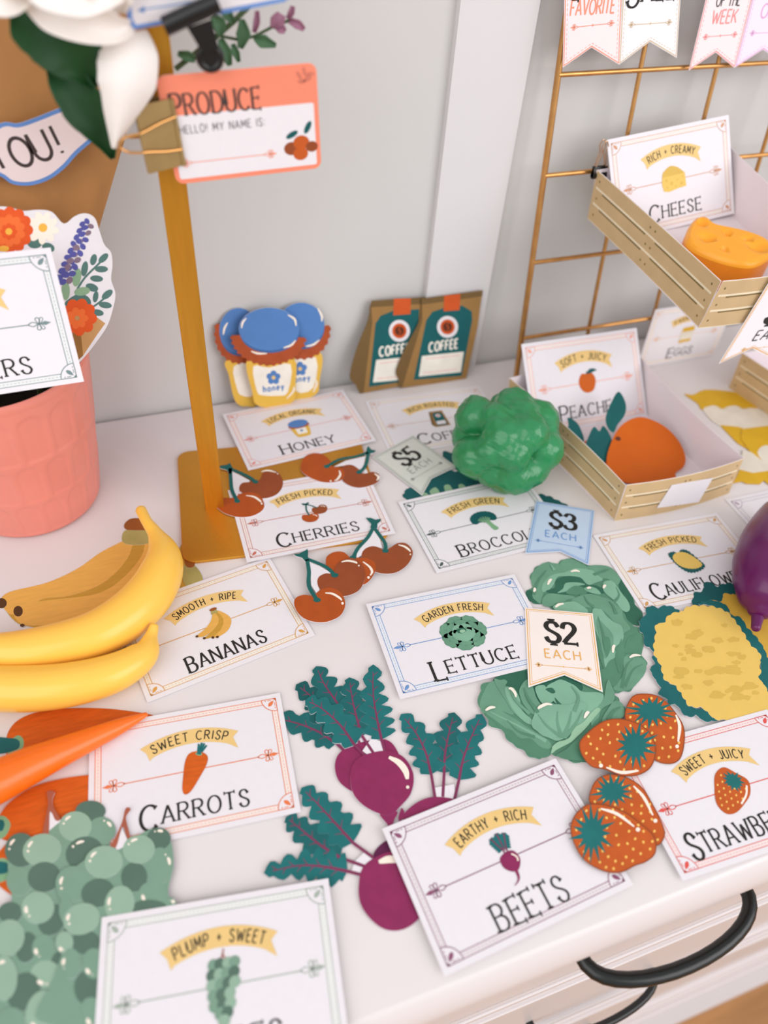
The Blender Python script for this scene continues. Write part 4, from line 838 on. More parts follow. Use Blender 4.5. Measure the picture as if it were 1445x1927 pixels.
paper_banana('paper banana bunch peeking out right of the plastic banana crown',.05,ZG,(790,360),
 [('banana_shade',[(770,240),(800,260),(830,330),(860,390),(800,420),(740,440),(700,400)])],[(780,330),(825,325),(862,385),(820,420),(780,400)],[(785,285),(810,280),(830,310),(820,335),(790,330)],[])
# ================================================================== GRAPES
def grape_bunch(label,zh,c0,base,stem,gap,grapes):
    s=pflat('paper_grape_bunch',ZT([c0])[0],zh)
    s.zs(ZT,gap,'paper',0,0); s.zs(ZT,base,'grape_mid',1,5)
    for st,w in stem: s.zs(ZT,st,'grape_stem',2,4)
    n=0
    for z,x,y,rx,ry,r,k,hl in grapes:
        s.slab(s.px(z(s.epts(x,y,rx,ry,r,22))),{'L':'grape_light','M':'grape_mid','D':'grape_dark'}[k],3+.35*n); n+=1
        if hl is not None:
            q=math.radians(hl); R=.72; A=[(x+rx*R*math.cos(q+d),y-ry*R*math.sin(q+d)) for d in (-.32,0,.32)]
            s.glint(z,A,.17 if z is ZT else .18,3+.35*n+.2)
            s.ze(z,x+rx*R*math.cos(q+.62),y-ry*R*math.sin(q+.62),rx*.07,rx*.07,0,'cream',3+.35*n+.2,8)
    return s.done(label,'paper cutout','paper grape cutouts')
grape_bunch('paper grape bunch on the left, partly under the other bunch',.20,(200,1500),
 [(60,1250),(100,1100),(300,1030),(500,880),(700,800),(830,950),(800,1150),(600,1400),(500,1700),(420,2100),(420,2600),(-200,2600),(-200,1750),(50,1560),(90,1450)],
 [([(355,690),(385,675),(415,690),(400,730),(400,790),(455,890),(420,900),(380,830),(370,1000),(325,1000),(350,860),(365,770)],0)],[(375,830),(460,900),(480,1060),(380,1010),(360,1000)],
 [(ZT,685,830,115,78,0,'D',None),(ZT,770,975,105,100,0,'M',40),(ZT,570,945,125,112,-10,'L',130),(ZT,160,1125,122,130,0,'D',140),(ZT,640,1150,145,125,-20,'D',110),(ZT,150,1360,100,110,0,'M',None),
  (ZT,320,1125,148,122,-15,'L',150),(ZT,335,1330,125,115,-15,'D',None),
  (ZU,130,250,150,130,0,'D',None),(ZU,640,340,160,200,25,'D',None),(ZU,470,190,205,200,-20,'L',190),(ZU,330,680,130,190,10,'D',None),(ZU,110,560,195,230,20,'L',None),(ZU,550,690,150,170,0,'M',200),(ZU,720,900,90,160,0,'D',None),(ZU,570,1010,190,170,0,'L',240),(ZU,300,1230,200,245,25,'D',None),(ZU,50,1060,170,280,0,'L',100),(ZU,800,1430,230,260,30,'D',None),(ZU,520,1500,200,290,10,'L',230),(ZU,150,1580,170,160,0,'M',None)])
grape_bunch('paper grape bunch in front, right beside the grapes card corner',.29,(850,1400),
 [(640,1200),(780,1110),(900,1120),(1050,1010),(1190,960),(1290,1050),(1310,1250),(1270,1450),(1330,1600),(1280,1800),(1000,2400),(300,2420),(400,2100),(520,1700),(430,1430),(480,1330)],
 [([(945,820),(970,802),(988,820),(960,860),(955,900),(985,1030),(960,1030),(925,950),(880,1100),(830,1105),(870,1030),(920,920)],0)],[(925,960),(960,1040),(940,1190),(900,1150),(870,1100)],
 [(ZT,1200,1040,92,85,0,'D',80),(ZT,560,1380,140,135,10,'M',165),(ZT,1210,1240,102,135,0,'M',20),(ZT,1015,1330,100,112,0,'D',None),(ZT,1160,1460,115,100,0,'M',200),(ZT,740,1450,128,108,-15,'D',None),(ZT,1050,1120,122,108,-10,'L',115),(ZT,785,1215,145,122,-10,'L',140),(ZT,1290,1570,50,90,0,'M',60),(ZT,1130,1570,140,70,0,'D',None),
  (ZU,820,220,90,160,0,'M',None),(ZU,1060,620,180,150,0,'D',None),(ZU,800,620,110,140,0,'L',235),(ZU,1010,330,235,190,-25,'L',170),(ZU,880,880,130,190,0,'M',170),(ZU,1100,1180,180,220,0,'D',None),(ZU,1160,880,140,190,0,'M',225),(ZU,1180,1500,150,220,-30,'M',220),
  (ZT,905,1530,112,138,15,'L',170)])
# ================================================================== WIRE GRID
GS=.75
G0=CP+GS*(V(48.24,69.01,21.99)-CP); GA=V(1,-.0115,.02); GA/=np.linalg.norm(GA); GD=V(.0188,-.107,-.994); GD-=GA*np.dot(GD,GA); GD/=np.linalg.norm(GD); GN=np.cross(GA,GD); GN=-GN if GN[1]>0 else GN
GSP=10*GS
def gp(i,j): return G0+GA*(GSP*j)+GD*(GSP*i)
ib=(G0[2])/(-GD[2]*GSP)-.02   # row position of the dresser top
gr=thing('wire_grid','tall gold wire grid leaning against the wall behind the paper crates','wire grid',gp(ib,3))
for j in range(0,7):
    r=.27 if j in(0,6) else .19
    Solid().tube([gp(-4,j),gp(0,j),gp(ib-.04,j)],r,'gold_wire',10).build('side_post' if j in(0,6) else 'vertical_wire',gp(ib,j),parent=gr)
for i in range(-4,4):
    off=GN*.28
    Solid().tube([gp(i,0)+off*.3,gp(i,3)+off*.3,gp(i,6)+off*.3],.2 if i>-4 else .27,'gold_wire',10).build('horizontal_wire',gp(i,0),parent=gr)
# ------------------------------------------------------------------ pennants on the grid
def flag(label,corners,fill,a,lines):
    O=pl(*np.mean(corners,0),G0+GN*.75,GN); u=pl(*corners[1],G0+GN*.75,GN)-pl(*corners[0],G0+GN*.75,GN)
    s,P,ins=pennant('sign_pennant',O,corners,fill,a,label,None,u=u,v=np.cross(GN,u))
    s.line(ins(.08),.08,a,1,True); Q=ins(.26)
    for A,B in zip(Q,Q[1:]+Q[:1]):
        n=int(math.dist(A,B)/.3)
        for k in range(n): s.line([(A[0]+(B[0]-A[0])*k/n,A[1]+(B[1]-A[1])*k/n),(A[0]+(B[0]-A[0])*(k+.6)/n,A[1]+(B[1]-A[1])*(k+.6)/n)],.04,a,1)
    BL,BR,TL,TR=[V(*P[k]) for k in(4,2,0,1)]; w=np.linalg.norm(BR-BL); up=(TL+TR)/2-(BL+BR)/2; up/=np.linalg.norm(up); b=(BL+BR)/2
    rot=math.atan2(*(BR-BL)[::-1])
    for t,hh,cap,m,style,wd in lines:
        p=b+up*hh
        if t=='>': arrow(s,p[0]-w*.38,p[0]+w*.38,p[1],m,.05,.5,2,mid=.1)
        else: s.text(t,p[0],p[1],cap,m,3,style,.2,width=w*wd,initial=1.35 if style=='serif' else 1,drop=.25 if style=='serif' else 0,rot=rot*.5)
    return s.done(label,'sign','pennant signs on the grid')
flag('pennant sign reading FAVORITE, hung first on the left end of the wire grid',[(1063,-60),(1172,-70),(1164.8,121.6),(1112.4,89.3),(1058.5,127)],'tag_pinkish',ACC['coral'][0],[('LOCAL',5.45,1.3,'ink','serif',.66),('FAVORITE',3.95,.95,ACC['coral'][0],'sans',.74),('>',2.75,0,ACC['coral'][0],'',0)])
flag('pennant sign reading SALE, hung second from the left end of the wire grid',[(1174,-65),(1284,-70),(1272.8,108.7),(1222,78.5),(1164,121.6)],'tag_sale',ACC['tan'][0],[('SALE',4.75,1.3,'ink','serif',.78),('>',2.6,0,ACC['tan'][0],'',0)])
flag('tilted pennant sign reading PICK OF THE WEEK on the wire grid',[(1344,-70),(1433,-75),(1381.5,127.5),(1346,98.5),(1295.6,132.4)],'tag_pinkish',ACC['rose'][0],[('PICK',6.2,1.3,'ink_grey','serif',.72),('OF THE',4.75,.8,'ink_grey','sans',.5),('WEEK',3.65,.9,ACC['rose'][0],'sans',.52),('>',2.35,0,ACC['rose'][0],'',0)])
flag('lilac edged pennant sign cut off by the right side of the photo',[(1434,-75),(1530,-75),(1483,126),(1435,93),(1382,127)],'tag_lilac',ACC['lilac'][0],[('TODAY',6.1,1.3,'ink_grey','serif',.8),('ONLY',4.0,.95,ACC['lilac'][0],'sans',.5),('>',2.5,0,ACC['lilac'][0],'',0)])
# ================================================================== PAPER CRATES
def panel(par,name,tl,tr,br,bl,bow=0.,slats=True,lab=None):
    """outer face seen with tl..tr as its upper edge"""
    tl,tr,br,bl=[V(*p) for p in(tl,tr,br,bl)]; O=(tl+tr+br+bl)/4; u=(tr-tl)+(br-bl); v=(tl-bl)+(tr-br)
    s=Sheet(name,O,u,v); L=[((p-O)@s.u,(p-O)@s.v) for p in(tl,tr,br,bl)]
    w=L[1][0]-L[0][0]
    def q(t,h): # t along, h 0 bottom..1 top
        a=V(*L[3])*(1-t)+V(*L[2])*t; b=V(*L[0])*(1-t)+V(*L[1])*t; return tuple(a*(1-h)+b*h)
    N=12
    for k in range(N):
        t0,t1=k/N,(k+1)/N; s.slab([q(t0,0),q(t1,0),q(t1,1),q(t0,1)],'crate_wood' if slats else 'paper_inside',0,side='paper_inside',t=.05)
    def strip(t0,t1,h0,h1,m,lay):
        n=max(1,int((t1-t0)*N+.5))
        for k in range(n):
            a,b=t0+(t1-t0)*k/n,t0+(t1-t0)*(k+1)/n; s.face(s.ccw([q(a,h0),q(b,h0),q(b,h1),q(a,h1)]),.05+lay*E,m)
    if slats:
        strip(0,1,.985,1,'crate_light',1); strip(0,1,0,.015,'crate_light',1)
        for h in(.35,.67):
            strip(.02,.98,h,h+.045,'crate_light',1.5)
            for a,b in((.08,.46),(.54,.93)): strip(a,b,h-.035,h,'crate_dark',2)
        for h in(.16,.5,.84):
            for t in(.04,.48,.52,.96):
                c=q(t,h); s.poly(s.epts(c[0],c[1],.09,.11,0,8),'crate_dark',4)
    if bow: s.bend=lambda a,b:bow*(1-min(1,(2*a/w)**2))
    return s.done(parent=par),s
def crate(label,T,B,bows=(0,0,0,0),group='wood-printed paper crates'):
    """T,B: top and bottom corners BL,BR,NR,NL"""
    c=thing('paper_crate',label,'crate',np.mean(B,0),group)
    BL,BR,NR,NL=T; bl,br,nr,nl=B
    r={}
    r['left']=panel(c,'side_panel',BL,NL,nl,bl,bows[0]); r['front']=panel(c,'front_panel',NL,NR,nr,nl,bows[1]); r['right']=panel(c,'side_panel',NR,BR,br,nr,bows[2]); r['back']=panel(c,'back_panel',BR,BL,bl,br,bows[3])
    S=Solid(); bot=[V(*p) for p in(bl,br,nr,nl)]; cen=sum(bot)/4; up=np.cross(bot[1]-bot[0],bot[3]-bot[0]); up=up/np.linalg.norm(up); up=up if up[2]>0 else -up
    S.loft([[tuple(p+up*.01) for p in bot[::-1]],[tuple(p+up*.06) for p in bot[::-1]]],'paper_inside').build('bottom_panel',cen,parent=c,smooth=False)
    return c,r,cen,up
pc,pr,pcen,_=crate('paper crate of peaches standing on the dresser beside the broccoli toy',
    [(33.3,43.0,4.2),(47.9,43.9,4.2),(48.05,27.55,4.0),(36.25,27.35,4.0)],[(33.7,42.6,.02),(47.7,43.4,.02),(48.2,27.25,.02),(36.2,27.2,.02)],(-.35,.45,-.5,.2))
fp=pr['front'][1]; ls=Sheet('blank_label',fp.O+fp.n*.5,fp.u,fp.v); ls.slab(ls.px(ZE([(905,1110),(1135,1070),(1055,1205),(822,1238)])),'paper'); ls.done(parent=pc)
tag(bpy.data.objects['blank_label'],'blank white label')
# second crate, hung on the grid
BLt=pl(1122,320,G0+GN*1.0,GN)
def ondist(px,P,L,far=False):
    d=ray(*px); d=d/np.linalg.norm(d); oc=CP-P; b=oc@d; c=oc@oc-L*L; D=max(b*b-c,0)**.5
    return CP+d*(-b+D if far else -b-D)
NLt=ondist((1360,528),BLt,16.2); NLb=ondist((1313,617),NLt,4.4,True); dv=NLb-NLt
BLb=ondist((1108,410),BLt,4.3,True)
along=V(1,-.02,.09); along/=np.linalg.norm(along)
BRt=BLt+along*13.2; BRb=BRt+(dv+BLb-BLt)/2; fr=V(1,-.03,.06); fr/=np.linalg.norm(fr); NRt=NLt+fr*12; NRb=NRt+dv
cc,crr,ccen,cup=crate('paper crate of cheese clipped to the wire grid above the other crates',[BLt,BRt,NRt,NLt],[BLb,BRb,NRb,NLb],(-.08,.4,-.3,0))
# third crate by the right edge
q0=at(1397,664,4.2); d0=V(2.8,-14.2,0)
crate('paper crate at the right edge beside the egg cartons',[q0,q0+V(13,0,0),q0+V(13,0,0)+V(0,-14.2,-.2),q0+d0],[q0+V(.2,-.2,-4.18),q0+V(12.9,-.2,-4.18),q0+V(13,-14.2,-4.18),q0+d0+V(0,0,-4.18)])
# ------------------------------------------------------------------ cards standing up
def pose3(TL,TR,BL,k=1.,w=CW,h=CH):
    TL,TR,BL=[CP+k*(V(*p)-CP) for p in(TL,TR,BL)]; O=(TR+BL)/2; return O,TR-TL,TL-BL,np.linalg.norm(TR-TL)/w
_fc=food_card
def stand_card(label,TL,TR,BL,k,acc_n,ban,ttl,icon,tw,kk=1.,th=1.05,ini=1.35,drop=.2):
    O,u,v,sc=pose3(TL,TR,BL,k); s=Sheet('food_card',O,u,v); s.sc=sc
    card_base(s,acc_n); arrow(s,-5.0,5.0,-.15,ACC[acc_n][0]); banner(s,ban,0,2.75); icon(s,.1,-.1,kk); title(s,ttl,0,-2.55,th,tw,ini,drop)
    return s.done(label,'card','printed food cards')
_a,_b=pl(1147,257,G0+GN*.7,GN),pl(1376,210,G0+GN*.7,GN); _w=np.linalg.norm(_b-_a); _c=ondist((1376,408),_b,_w*.65)
stand_card('white card reading CHEESE standing in the hanging crate',_a,_b,_a+_c-_b,1.,'cheese','RICH + CREAMY','CHEESE',ic_cheese,5.2)
_P=V(40,39.2,.3); _v=V(0,6.1,7.2); _v/=np.linalg.norm(_v); _n=np.cross(V(1,0,0),_v); _a,_b=pl(980,648,_P,_n),pl(1197,617,_P,_n)
stand_card('white card reading PEACHES leaning at the back of the peach crate',_a,_b,_a-_v*np.linalg.norm(_b-_a)*.683,1.,'peach','SOFT + JUICY','PEACHES',ic_peach,6.2)
_b=at(1208,690,.15); _t=aty(1222,585,46.7); _h=np.linalg.norm(_t-_b); _x=V(CW/CH*_h,0,0)
stand_card('white card reading EGGS leaning on the wire grid behind the egg cartons',_t,_t+_x,_b,1.,'egg','FARM FRESH','EGGS',ic_egg,3.7)
stand_card('white card reading FLOWERS standing over the pink pot',(-14.82,38.35,22.74),(-2.82,38.43,22.87),(-14.72,35.93,14.91),1.,'flower','FARM FRESH','FLOWERS',ic_none,6.4)
# tag on the hanging crate
def price3(label,corners,O,n,fill,a,amount,tone='ink'):
    u=pl(*corners[1],O,n)-pl(*corners[0],O,n); s,P,ins=pennant('price_tag',pl(*np.mean(corners,0),O,n),corners,fill,a,label,None,u=u,v=np.cross(n,u))
    s.line(ins(.12),.1,a,1,True); s.line(ins(.26),.035,a,1,True)
    TL,TR,BR,N_,BL=[V(*p) for p in P]; w=np.linalg.norm(TR-TL); up=(TL+TR)/2-(BL+BR)/2; h=np.linalg.norm(up); m=(TL+TR)/2; dn=-up/h
    q=lambda t:tuple(m+dn*h*t)
    s.text(amount,*q(.38),w*.38,tone,3,'fat',.12); s.text('EACH',*q(.64),w*.16,tone,3,'sans',.25); x,y=q(.79); arrow(s,x-w*.38,x+w*.38,y,a,.05,.5,2,mid=.08)
    return s.done(label,'price tag','printed price tags')
fpn=crr['front'][1]
price3('white price tag with gold border hung on the front of the cheese crate',[(1456,515),(1580,505),(1480,688),(1414.5,655),(1352,684)],fpn.O+fpn.n*.6,fpn.n,'tag_sale',ACC['gold'][0],'$5')
# ------------------------------------------------------------------ small binder clip on the hanging crate
def binder(name,label,O,u,v,n,w,d,m,wire,group=None,open_=.35,hl=2.2,flat_=True):
    """jaw line at O running along u; body extends to -v; handles to +v"""
    c=thing(name,label,'binder clip',O,group); u,v,n=[V(*q)/np.linalg.norm(q) for q in(u,v,n)]
    pr_=[(0,.06),(-d,open_),(-d-.12,open_*.6),(-d-.12,-open_*.6),(-d,-open_),(0,-.06),(0,-.12),(-d*.98,-open_-.07),(-d-.2,-open_*.7),(-d-.2,open_*.7),(-d*.98,open_+.07),(0,.12)]
    S=Solid(); S.loft([[tuple(O+u*(s_*w/2)+v*a+n*b) for a,b in pr_] for s_ in(-1,1)],m); S.build('clip_body',O-v*d,parent=c,smooth=False)
    for sg in(1,-1):
        P=cr([(-.38,-.05),(-.3,.5),(-.14,hl*.55),(-.22,hl*.8),(0,hl),(.22,hl*.8),(.14,hl*.55),(.3,.5),(.38,-.05)],False,5)
        S=Solid().tube([tuple(O+u*(x*w)+v*y+n*(sg*(.12+y*.05))) for x,y in P],.055,wire,8); S.build('wire_handle',O,parent=c)
        S=Solid().tube([tuple(O+u*(-w/2)+v*0+n*sg*.1),tuple(O+u*(w/2)+n*sg*.1)],.09,m,8); S.build('jaw_edge',O,parent=c)
    return c
_p=pl(1133,312,G0+GN*.55,GN)
binder('binder_clip','small binder clip with wire loops holding the cheese crate to the grid',_p+GN*.25-GA*.35,GA,-GD,GN,1.3,.7,'black_clip','silver_wire',hl=2.1,open_=.22)
# ================================================================== PEACHES
def peach(label,zh,body,leaf,stem,c0,tilt=.42):
    _o=at(*ZE([(c0[0],1085)])[0],zh); s=Sheet('paper_peach',_o,(1,0,0),(0,math.cos(tilt),math.sin(tilt))); s.zs(ZE,body,'peach',0,6,side='peach')
    for l in leaf: s.zs(ZE,l,'peach_leaf',2,4)
    for x,y in stem: s.ze(ZE,x,y,16,12,20,'coffee_brown',4,10)
    return s.done(label,'paper cutout','paper peach cutouts')
peach('paper peach on the left, mostly under the others in the peach crate',.14,[(400,900),(430,860),(500,880),(560,960),(600,1050),(640,1080),(600,1090),(500,1010),(430,950)],[[(322,733),(375,765),(408,835),(410,880),(395,907),(345,865),(310,825),(325,780)]],[],(450,900))
peach('largest paper peach lying in the crate with its leaf up against the card',.28,[(540,960),(575,850),(620,780),(690,737),(760,735),(860,780),(940,860),(980,950),(970,1010),(925,1045),(930,1090),(850,1100),(660,1100),(560,1040)],[[(605,588),(645,650),(642,715),(600,775),(577,818),(545,790),(533,735),(560,660)]],[(603,852)],(760,920))
peach('paper peach with paired leaves at the near left corner of the peach crate',.40,[(480,972),(540,985),(580,940),(640,930),(720,990),(760,1060),(740,1100),(655,1103),(560,1040)],[[(468,785),(498,810),(520,780),(556,828),(574,900),(545,960),(520,987),(465,960),(425,895),(438,840)]],[(540,1015)],(560,1010))
# ================================================================== EGGS
def eggs(label,zh,parts,c0):
    s=pflat('paper_egg_carton',ZP([c0])[0],zh)
    for q,(m,p,sm) in enumerate(parts): s.zs(ZP,p,m,q*.8,sm,side=m)
    return s.done(label,'paper cutout','paper egg carton cutouts')
eggs('yellow paper egg carton farther back, its open lid toward the EGGS card',.03,[('egg_yellow',[(520,975),(600,980),(700,935),(900,945),(1110,985),(1150,1030),(1175,1110),(1000,1100),(700,1120),(640,1060)],3),
 ('egg_white',[(690,1125),(740,1085),(800,1080),(860,1110),(920,1085),(990,1080),(1050,1110),(1110,1100),(1180,1110),(1270,1160),(1340,1250),(1300,1290),(1050,1290),(830,1260)],3),('egg_yellow',[(840,1255),(1000,1270),(1050,1285),(1030,1320),(1050,1420),(1100,1480),(1000,1420)],0)],(950,1150))
eggs('yellow paper egg carton nearest, cut off by the right edge of the photo',.09,[('egg_yellow',[(1040,1290),(1277,1262),(1500,1230),(1550,1500),(1400,1600),(1200,1640),(1100,1480),(1030,1380)],0),('egg_white',[(1180,1500),(1220,1450),(1277,1440),(1400,1460),(1500,1600),(1450,1700),(1277,1620),(1210,1560)],3),
 ('egg_white',[(1010,1660),(1050,1480),(1120,1500),(1200,1560),(1300,1640),(1450,1700),(1400,1750),(1150,1690)],0),('egg_yellow',[(960,1780),(1020,1660),(1140,1690),(1280,1670),(1450,1690),(1450,1790),(1290,1800),(1240,1755),(1200,1790),(1080,1785),(1040,1765)],0)],(1150,1500))
# ================================================================== HONEY AND COFFEE (standing cutouts)
def stand_sheet(name,bx,by,lean,fw=0.,top=(0,1.75,8.4)):
    p=at(bx,by,.02); return Sheet(name,p+V(0,-fw,0),(1,0,0),(0,lean,1))
def honey(label,bx,by,fw,lid,frill,body,lab,flower,gl,txt,dk):
    s=stand_sheet('paper_honey_jar',bx,by,.16,fw)
    s.zs(ZC,body,'honey_yellow',0,5,side='honey_yellow'); s.zs(ZC,lab,'honey_label',1,3)
    if flower:
        x,y=flower
        for k in range(5):
            a=math.radians(90+72*k); s.ze(ZC,x+19*math.cos(a),y-19*math.sin(a),14,14,0,'honey_blue',2,12)
        s.ze(ZC,x,y,20,20,0,'honey_blue',2.2,12); s.ze(ZC,x,y,9,9,0,'banner',3,10)
        if txt:
            p=s.px(ZC([(x,y+45)]))[0]; s.text('honey',p[0],p[1],.62,'honey_blue',2,'bold',.35,width=1.9)
    s.zs(ZC,frill,'honey_frill',2,0,side='honey_frill'); s.slab(s.px(ZC(s.epts(*[lid[0]+2,lid[1]+12,lid[2]*.99,lid[3]*.99,lid[4],30]))),'honey_blue_dark',4); s.slab(s.px(ZC(s.epts(*lid,30))),'honey_blue',5)
    for g in gl: s.glint(ZC,g,.2,7)
    return s.done(label,'paper cutout','paper honey jar cutouts')
def frl(cx,cy,rx,ry,a0,a1,n,th):
    o=[];i=[]
    for k in range(n+1):
        a=math.radians(a0+(a1-a0)*k/n); f=1+(.07 if k%2 else 0); o.append((cx+rx*f*math.cos(a),cy+ry*f*math.sin(a)))
        i.append((cx+(rx-th)*math.cos(a),cy+(ry-th)*math.sin(a)))
    return o+i[::-1]
honey('paper honey jar at the left, behind the front jar',452,757,1.05,(262,197,88,103,0),frl(265,210,108,132,40,200,22,60),[(205,335),(330,335),(345,525),(300,540),(265,535),(240,500),(218,400)],[(240,360),(330,350),(330,485),(275,490),(255,460)],None,[[(192,215),(198,185),(212,160)]],False,0)
honey('paper honey jar at the right, behind the front jar',560,753,.35,(545,170,105,100,0),frl(548,195,125,128,-10,150,22,60),[(470,320),(632,295),(628,430),(618,480),(560,512),(515,515),(480,500)],[(500,340),(612,320),(600,455),(520,470)],(540,370),[[(620,95),(638,130),(638,155)],[(565,268),(600,260),(628,238)],[(600,475),(615,440),(612,420)]],True,0)
honey('front paper honey jar of three, overlapping its two neighbours',508,762,.75,(400,190,137,97,0),frl(398,218,165,132,5,180,34,70),[(298,335),(400,355),(515,330),(520,440),(518,500),(490,530),(400,547),(340,530),(325,480)],[(328,360),(400,365),(498,350),(485,475),(440,492),(370,490),(345,470)],(420,410),[[(485,125),(515,145),(522,175)],[(275,185),(280,160),(296,140)],[(318,290),(350,300),(390,300)],[(465,275),(500,262),(520,240)],[(480,505),(510,470),(512,450)]],True,0)
def coffee(label,bx,by,fw,side,front,tape,lab,circ,tx,rect,top):
    s=stand_sheet('paper_coffee_bag',bx,by,.17,fw)
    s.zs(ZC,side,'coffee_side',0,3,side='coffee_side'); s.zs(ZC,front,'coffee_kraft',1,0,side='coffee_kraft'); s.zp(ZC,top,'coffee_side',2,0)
    s.zp(ZC,lab,'coffee_teal',2.4,0); s.zp(ZC,tape,'coffee_orange',4,0); x,y=circ
    for r,m,l in((48,'paper',4),(33,'coffee_orange',5),(21,'coffee_brown',6)): s.ze(ZC,x,y,r,r*1.04,0,m,l)
    s.zl(ZC,[(x-4,y+20),(x+6,y+4),(x-4,y-6),(x+6,y-20)],.07,'coffee_orange',7)
    p=s.px(ZC([tx]))[0]; s.text('COFFEE',p[0],p[1],.95,'honey_label',4,'bold',.3,width=3.05)
    s.zp(ZC,rect,'honey_label',4,0)
    a,b,c,d=[V(*q) for q in rect]
    for t in(.16,.84): s.zl(ZC,[tuple(a*(1-t)+d*t+(b-a)*.1),tuple(b*(1-t)+c*t-(b-a)*.1)],.05,ACC['rose'][0],5,0)
    return s.done(label,'paper cutout','paper coffee bag cutouts')
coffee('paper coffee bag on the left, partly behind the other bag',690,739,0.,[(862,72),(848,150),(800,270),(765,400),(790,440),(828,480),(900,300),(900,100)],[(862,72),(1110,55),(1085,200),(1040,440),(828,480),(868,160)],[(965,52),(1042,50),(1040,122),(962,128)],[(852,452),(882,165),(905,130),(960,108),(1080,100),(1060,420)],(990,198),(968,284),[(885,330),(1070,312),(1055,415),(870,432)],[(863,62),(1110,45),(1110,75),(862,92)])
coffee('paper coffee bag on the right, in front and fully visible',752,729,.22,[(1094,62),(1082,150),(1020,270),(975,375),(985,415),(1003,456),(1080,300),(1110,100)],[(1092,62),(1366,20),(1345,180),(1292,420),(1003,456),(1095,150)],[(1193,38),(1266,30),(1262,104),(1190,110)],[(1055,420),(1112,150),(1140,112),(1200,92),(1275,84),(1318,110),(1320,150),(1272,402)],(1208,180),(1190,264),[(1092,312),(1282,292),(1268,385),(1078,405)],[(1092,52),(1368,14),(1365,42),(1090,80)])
# ================================================================== PINK POT
pot=thing('flower_pot','pink ceramic pot with rows of embossed arches at the left edge','pot',(-9,43.2,0))
PCX,PCY=-9.,43.2
rows=[(.5,4.1),(4.1,8.0),(8.0,12.4)]
def emboss(a,z):
    for i,(z0,z1) in enumerate(rows):
        if z0<=z<z1:
            n=18; t=(a/(2*math.pi)*n+.5*i)%1; u=(t-.5)*2; h=(z-z0)/(z1-z0); hw=.86; asp=(z1-z0)/(2*math.pi*6/n)*2
            top=.95; y=(h-(top-hw/asp*1.0))*asp
            d=hw-abs(u) if y<0 else hw-math.hypot(u,y)
            d=min(d,(h-.02)*asp*1.2)
            k=max(0,min(1,d/.16)); return 1-.0105*k*k*(3-2*k)
    return 1
R0=lambda z:5.0+1.75*(z/13.4)**.85
pr_=[(4.2,0),(4.75,.05),(5.0,.25)]+[(R0(z),z) for z in np.linspace(.4,12.8,86)]+[(6.78,13.1),(6.76,13.35),(6.6,13.48),(6.4,13.4),(6.3,13.1),(6.15,11.5),(5.9,9)]
Solid().lathe(pr_,(PCX,PCY,0),'pot_pink',300,True,True,lambda a,z:emboss(a,z)).build('pot_body',(PCX,PCY,0),parent=pot)
Solid().lathe([(6.05,9.6),(3,10.0),(.1,10.1)],(PCX,PCY,0),'soil_dark',32,True,True).build('filling',(PCX,PCY,9.6),parent=pot)
rn=random.Random(3); S=Solid()
for k in range(16):
    a=rn.uniform(0,6.28); r=rn.uniform(1,5); x,y=PCX+r*math.cos(a),PCY+r*math.sin(a); S.tube([(x,y,9.9),(x+rn.uniform(-1.2,1.2),y+rn.uniform(-1,1),12),(x+rn.uniform(-1.6,1.6),min(y+1,48),14.0)],[.18,.15,.1],'soil_dark' if k%2 else 'pot_pink' if False else 'stem_green',6)
S.build('stem_bundle',(PCX,PCY,9.9),parent=pot)
# ------------------------------------------------------------------ kraft wrap behind the bouquet
def wrap_w(z): return 3.6+(z-9)*.47
rws=[]
for z in np.linspace(10.5,48,28):
    w=wrap_w(z)*1.0; row=[]
    for k in range(41):
        t=-1+2*k/40; ang_=t*math.pi/2; x=-9+w*math.sin(ang_)*1.0; y=45.3-1.6*math.cos(ang_)+.18*math.sin(k*.9+z*.25)*(.2+.8*math.cos(ang_))
        row.append((x,y,z+(.5*math.sin(k*.5) if z>45 else 0)))
    rws.append(row)
Solid().grid(rws,'kraft_wrap').build('kraft_paper_wrap',(-9,45,10.5),'large brown kraft paper bouquet wrap rising from the pink pot','paper wrap',mods=(('SOLIDIFY',dict(thickness=.0006)),))
# thank-you ribbon on the wrap
s=Sheet('thank_you_banner',pl(90,270,V(0,42.9,26),V(0,1,-.0)),(1,0,0),(0,0,1))
rib=[(-700,900),(-300,1150),(0,985),(140,985),(280,940),(430,880),(560,830),(700,760),(860,760),(900,900),(870,1020),(760,1110),(620,1230),(520,1340),(400,1430),(250,1480),(100,1470),(-40,1400),(-300,1500),(-700,1200)]
s.zs(ZR,rib,'ribbon_blue',0,5,side='paper')
def shrink(P,k):
    Q=s.ccw(s.px(ZR(cr(P,True,5)))); n=len(Q); o=[]
    for i in range(n):
        a,b=V(*Q[i-1]),V(*Q[(i+1)%n]); t=b-a; t/=np.linalg.norm(t)+1e-9; o.append(tuple(V(*Q[i])+V(-t[1],t[0])*k))
    return o
s.poly(shrink(rib,.22),'ribbon_pink',1)
a0,b0=s.px(ZR([(170,1212),(455,1090)])); rot=math.atan2(b0[1]-a0[1],b0[0]-a0[0])
hp=V(*s.px(ZR([(130,1085)]))[0])-V(*s.px(ZR([(215,1335)]))[0]); hh=float(np.linalg.norm(hp))*.93
rot2=rot*.75
for ch,p in(('Y',(-30,1235)),('O',(165,1214)),('U',(322,1165)),('!',(450,1115))):
    q=s.px(ZR([p]))[0]; s.text(ch,q[0],q[1],hh*(.98 if ch!='!' else .95),'ink_brown',2,'sans',.2,rot=rot2,xs=.92)
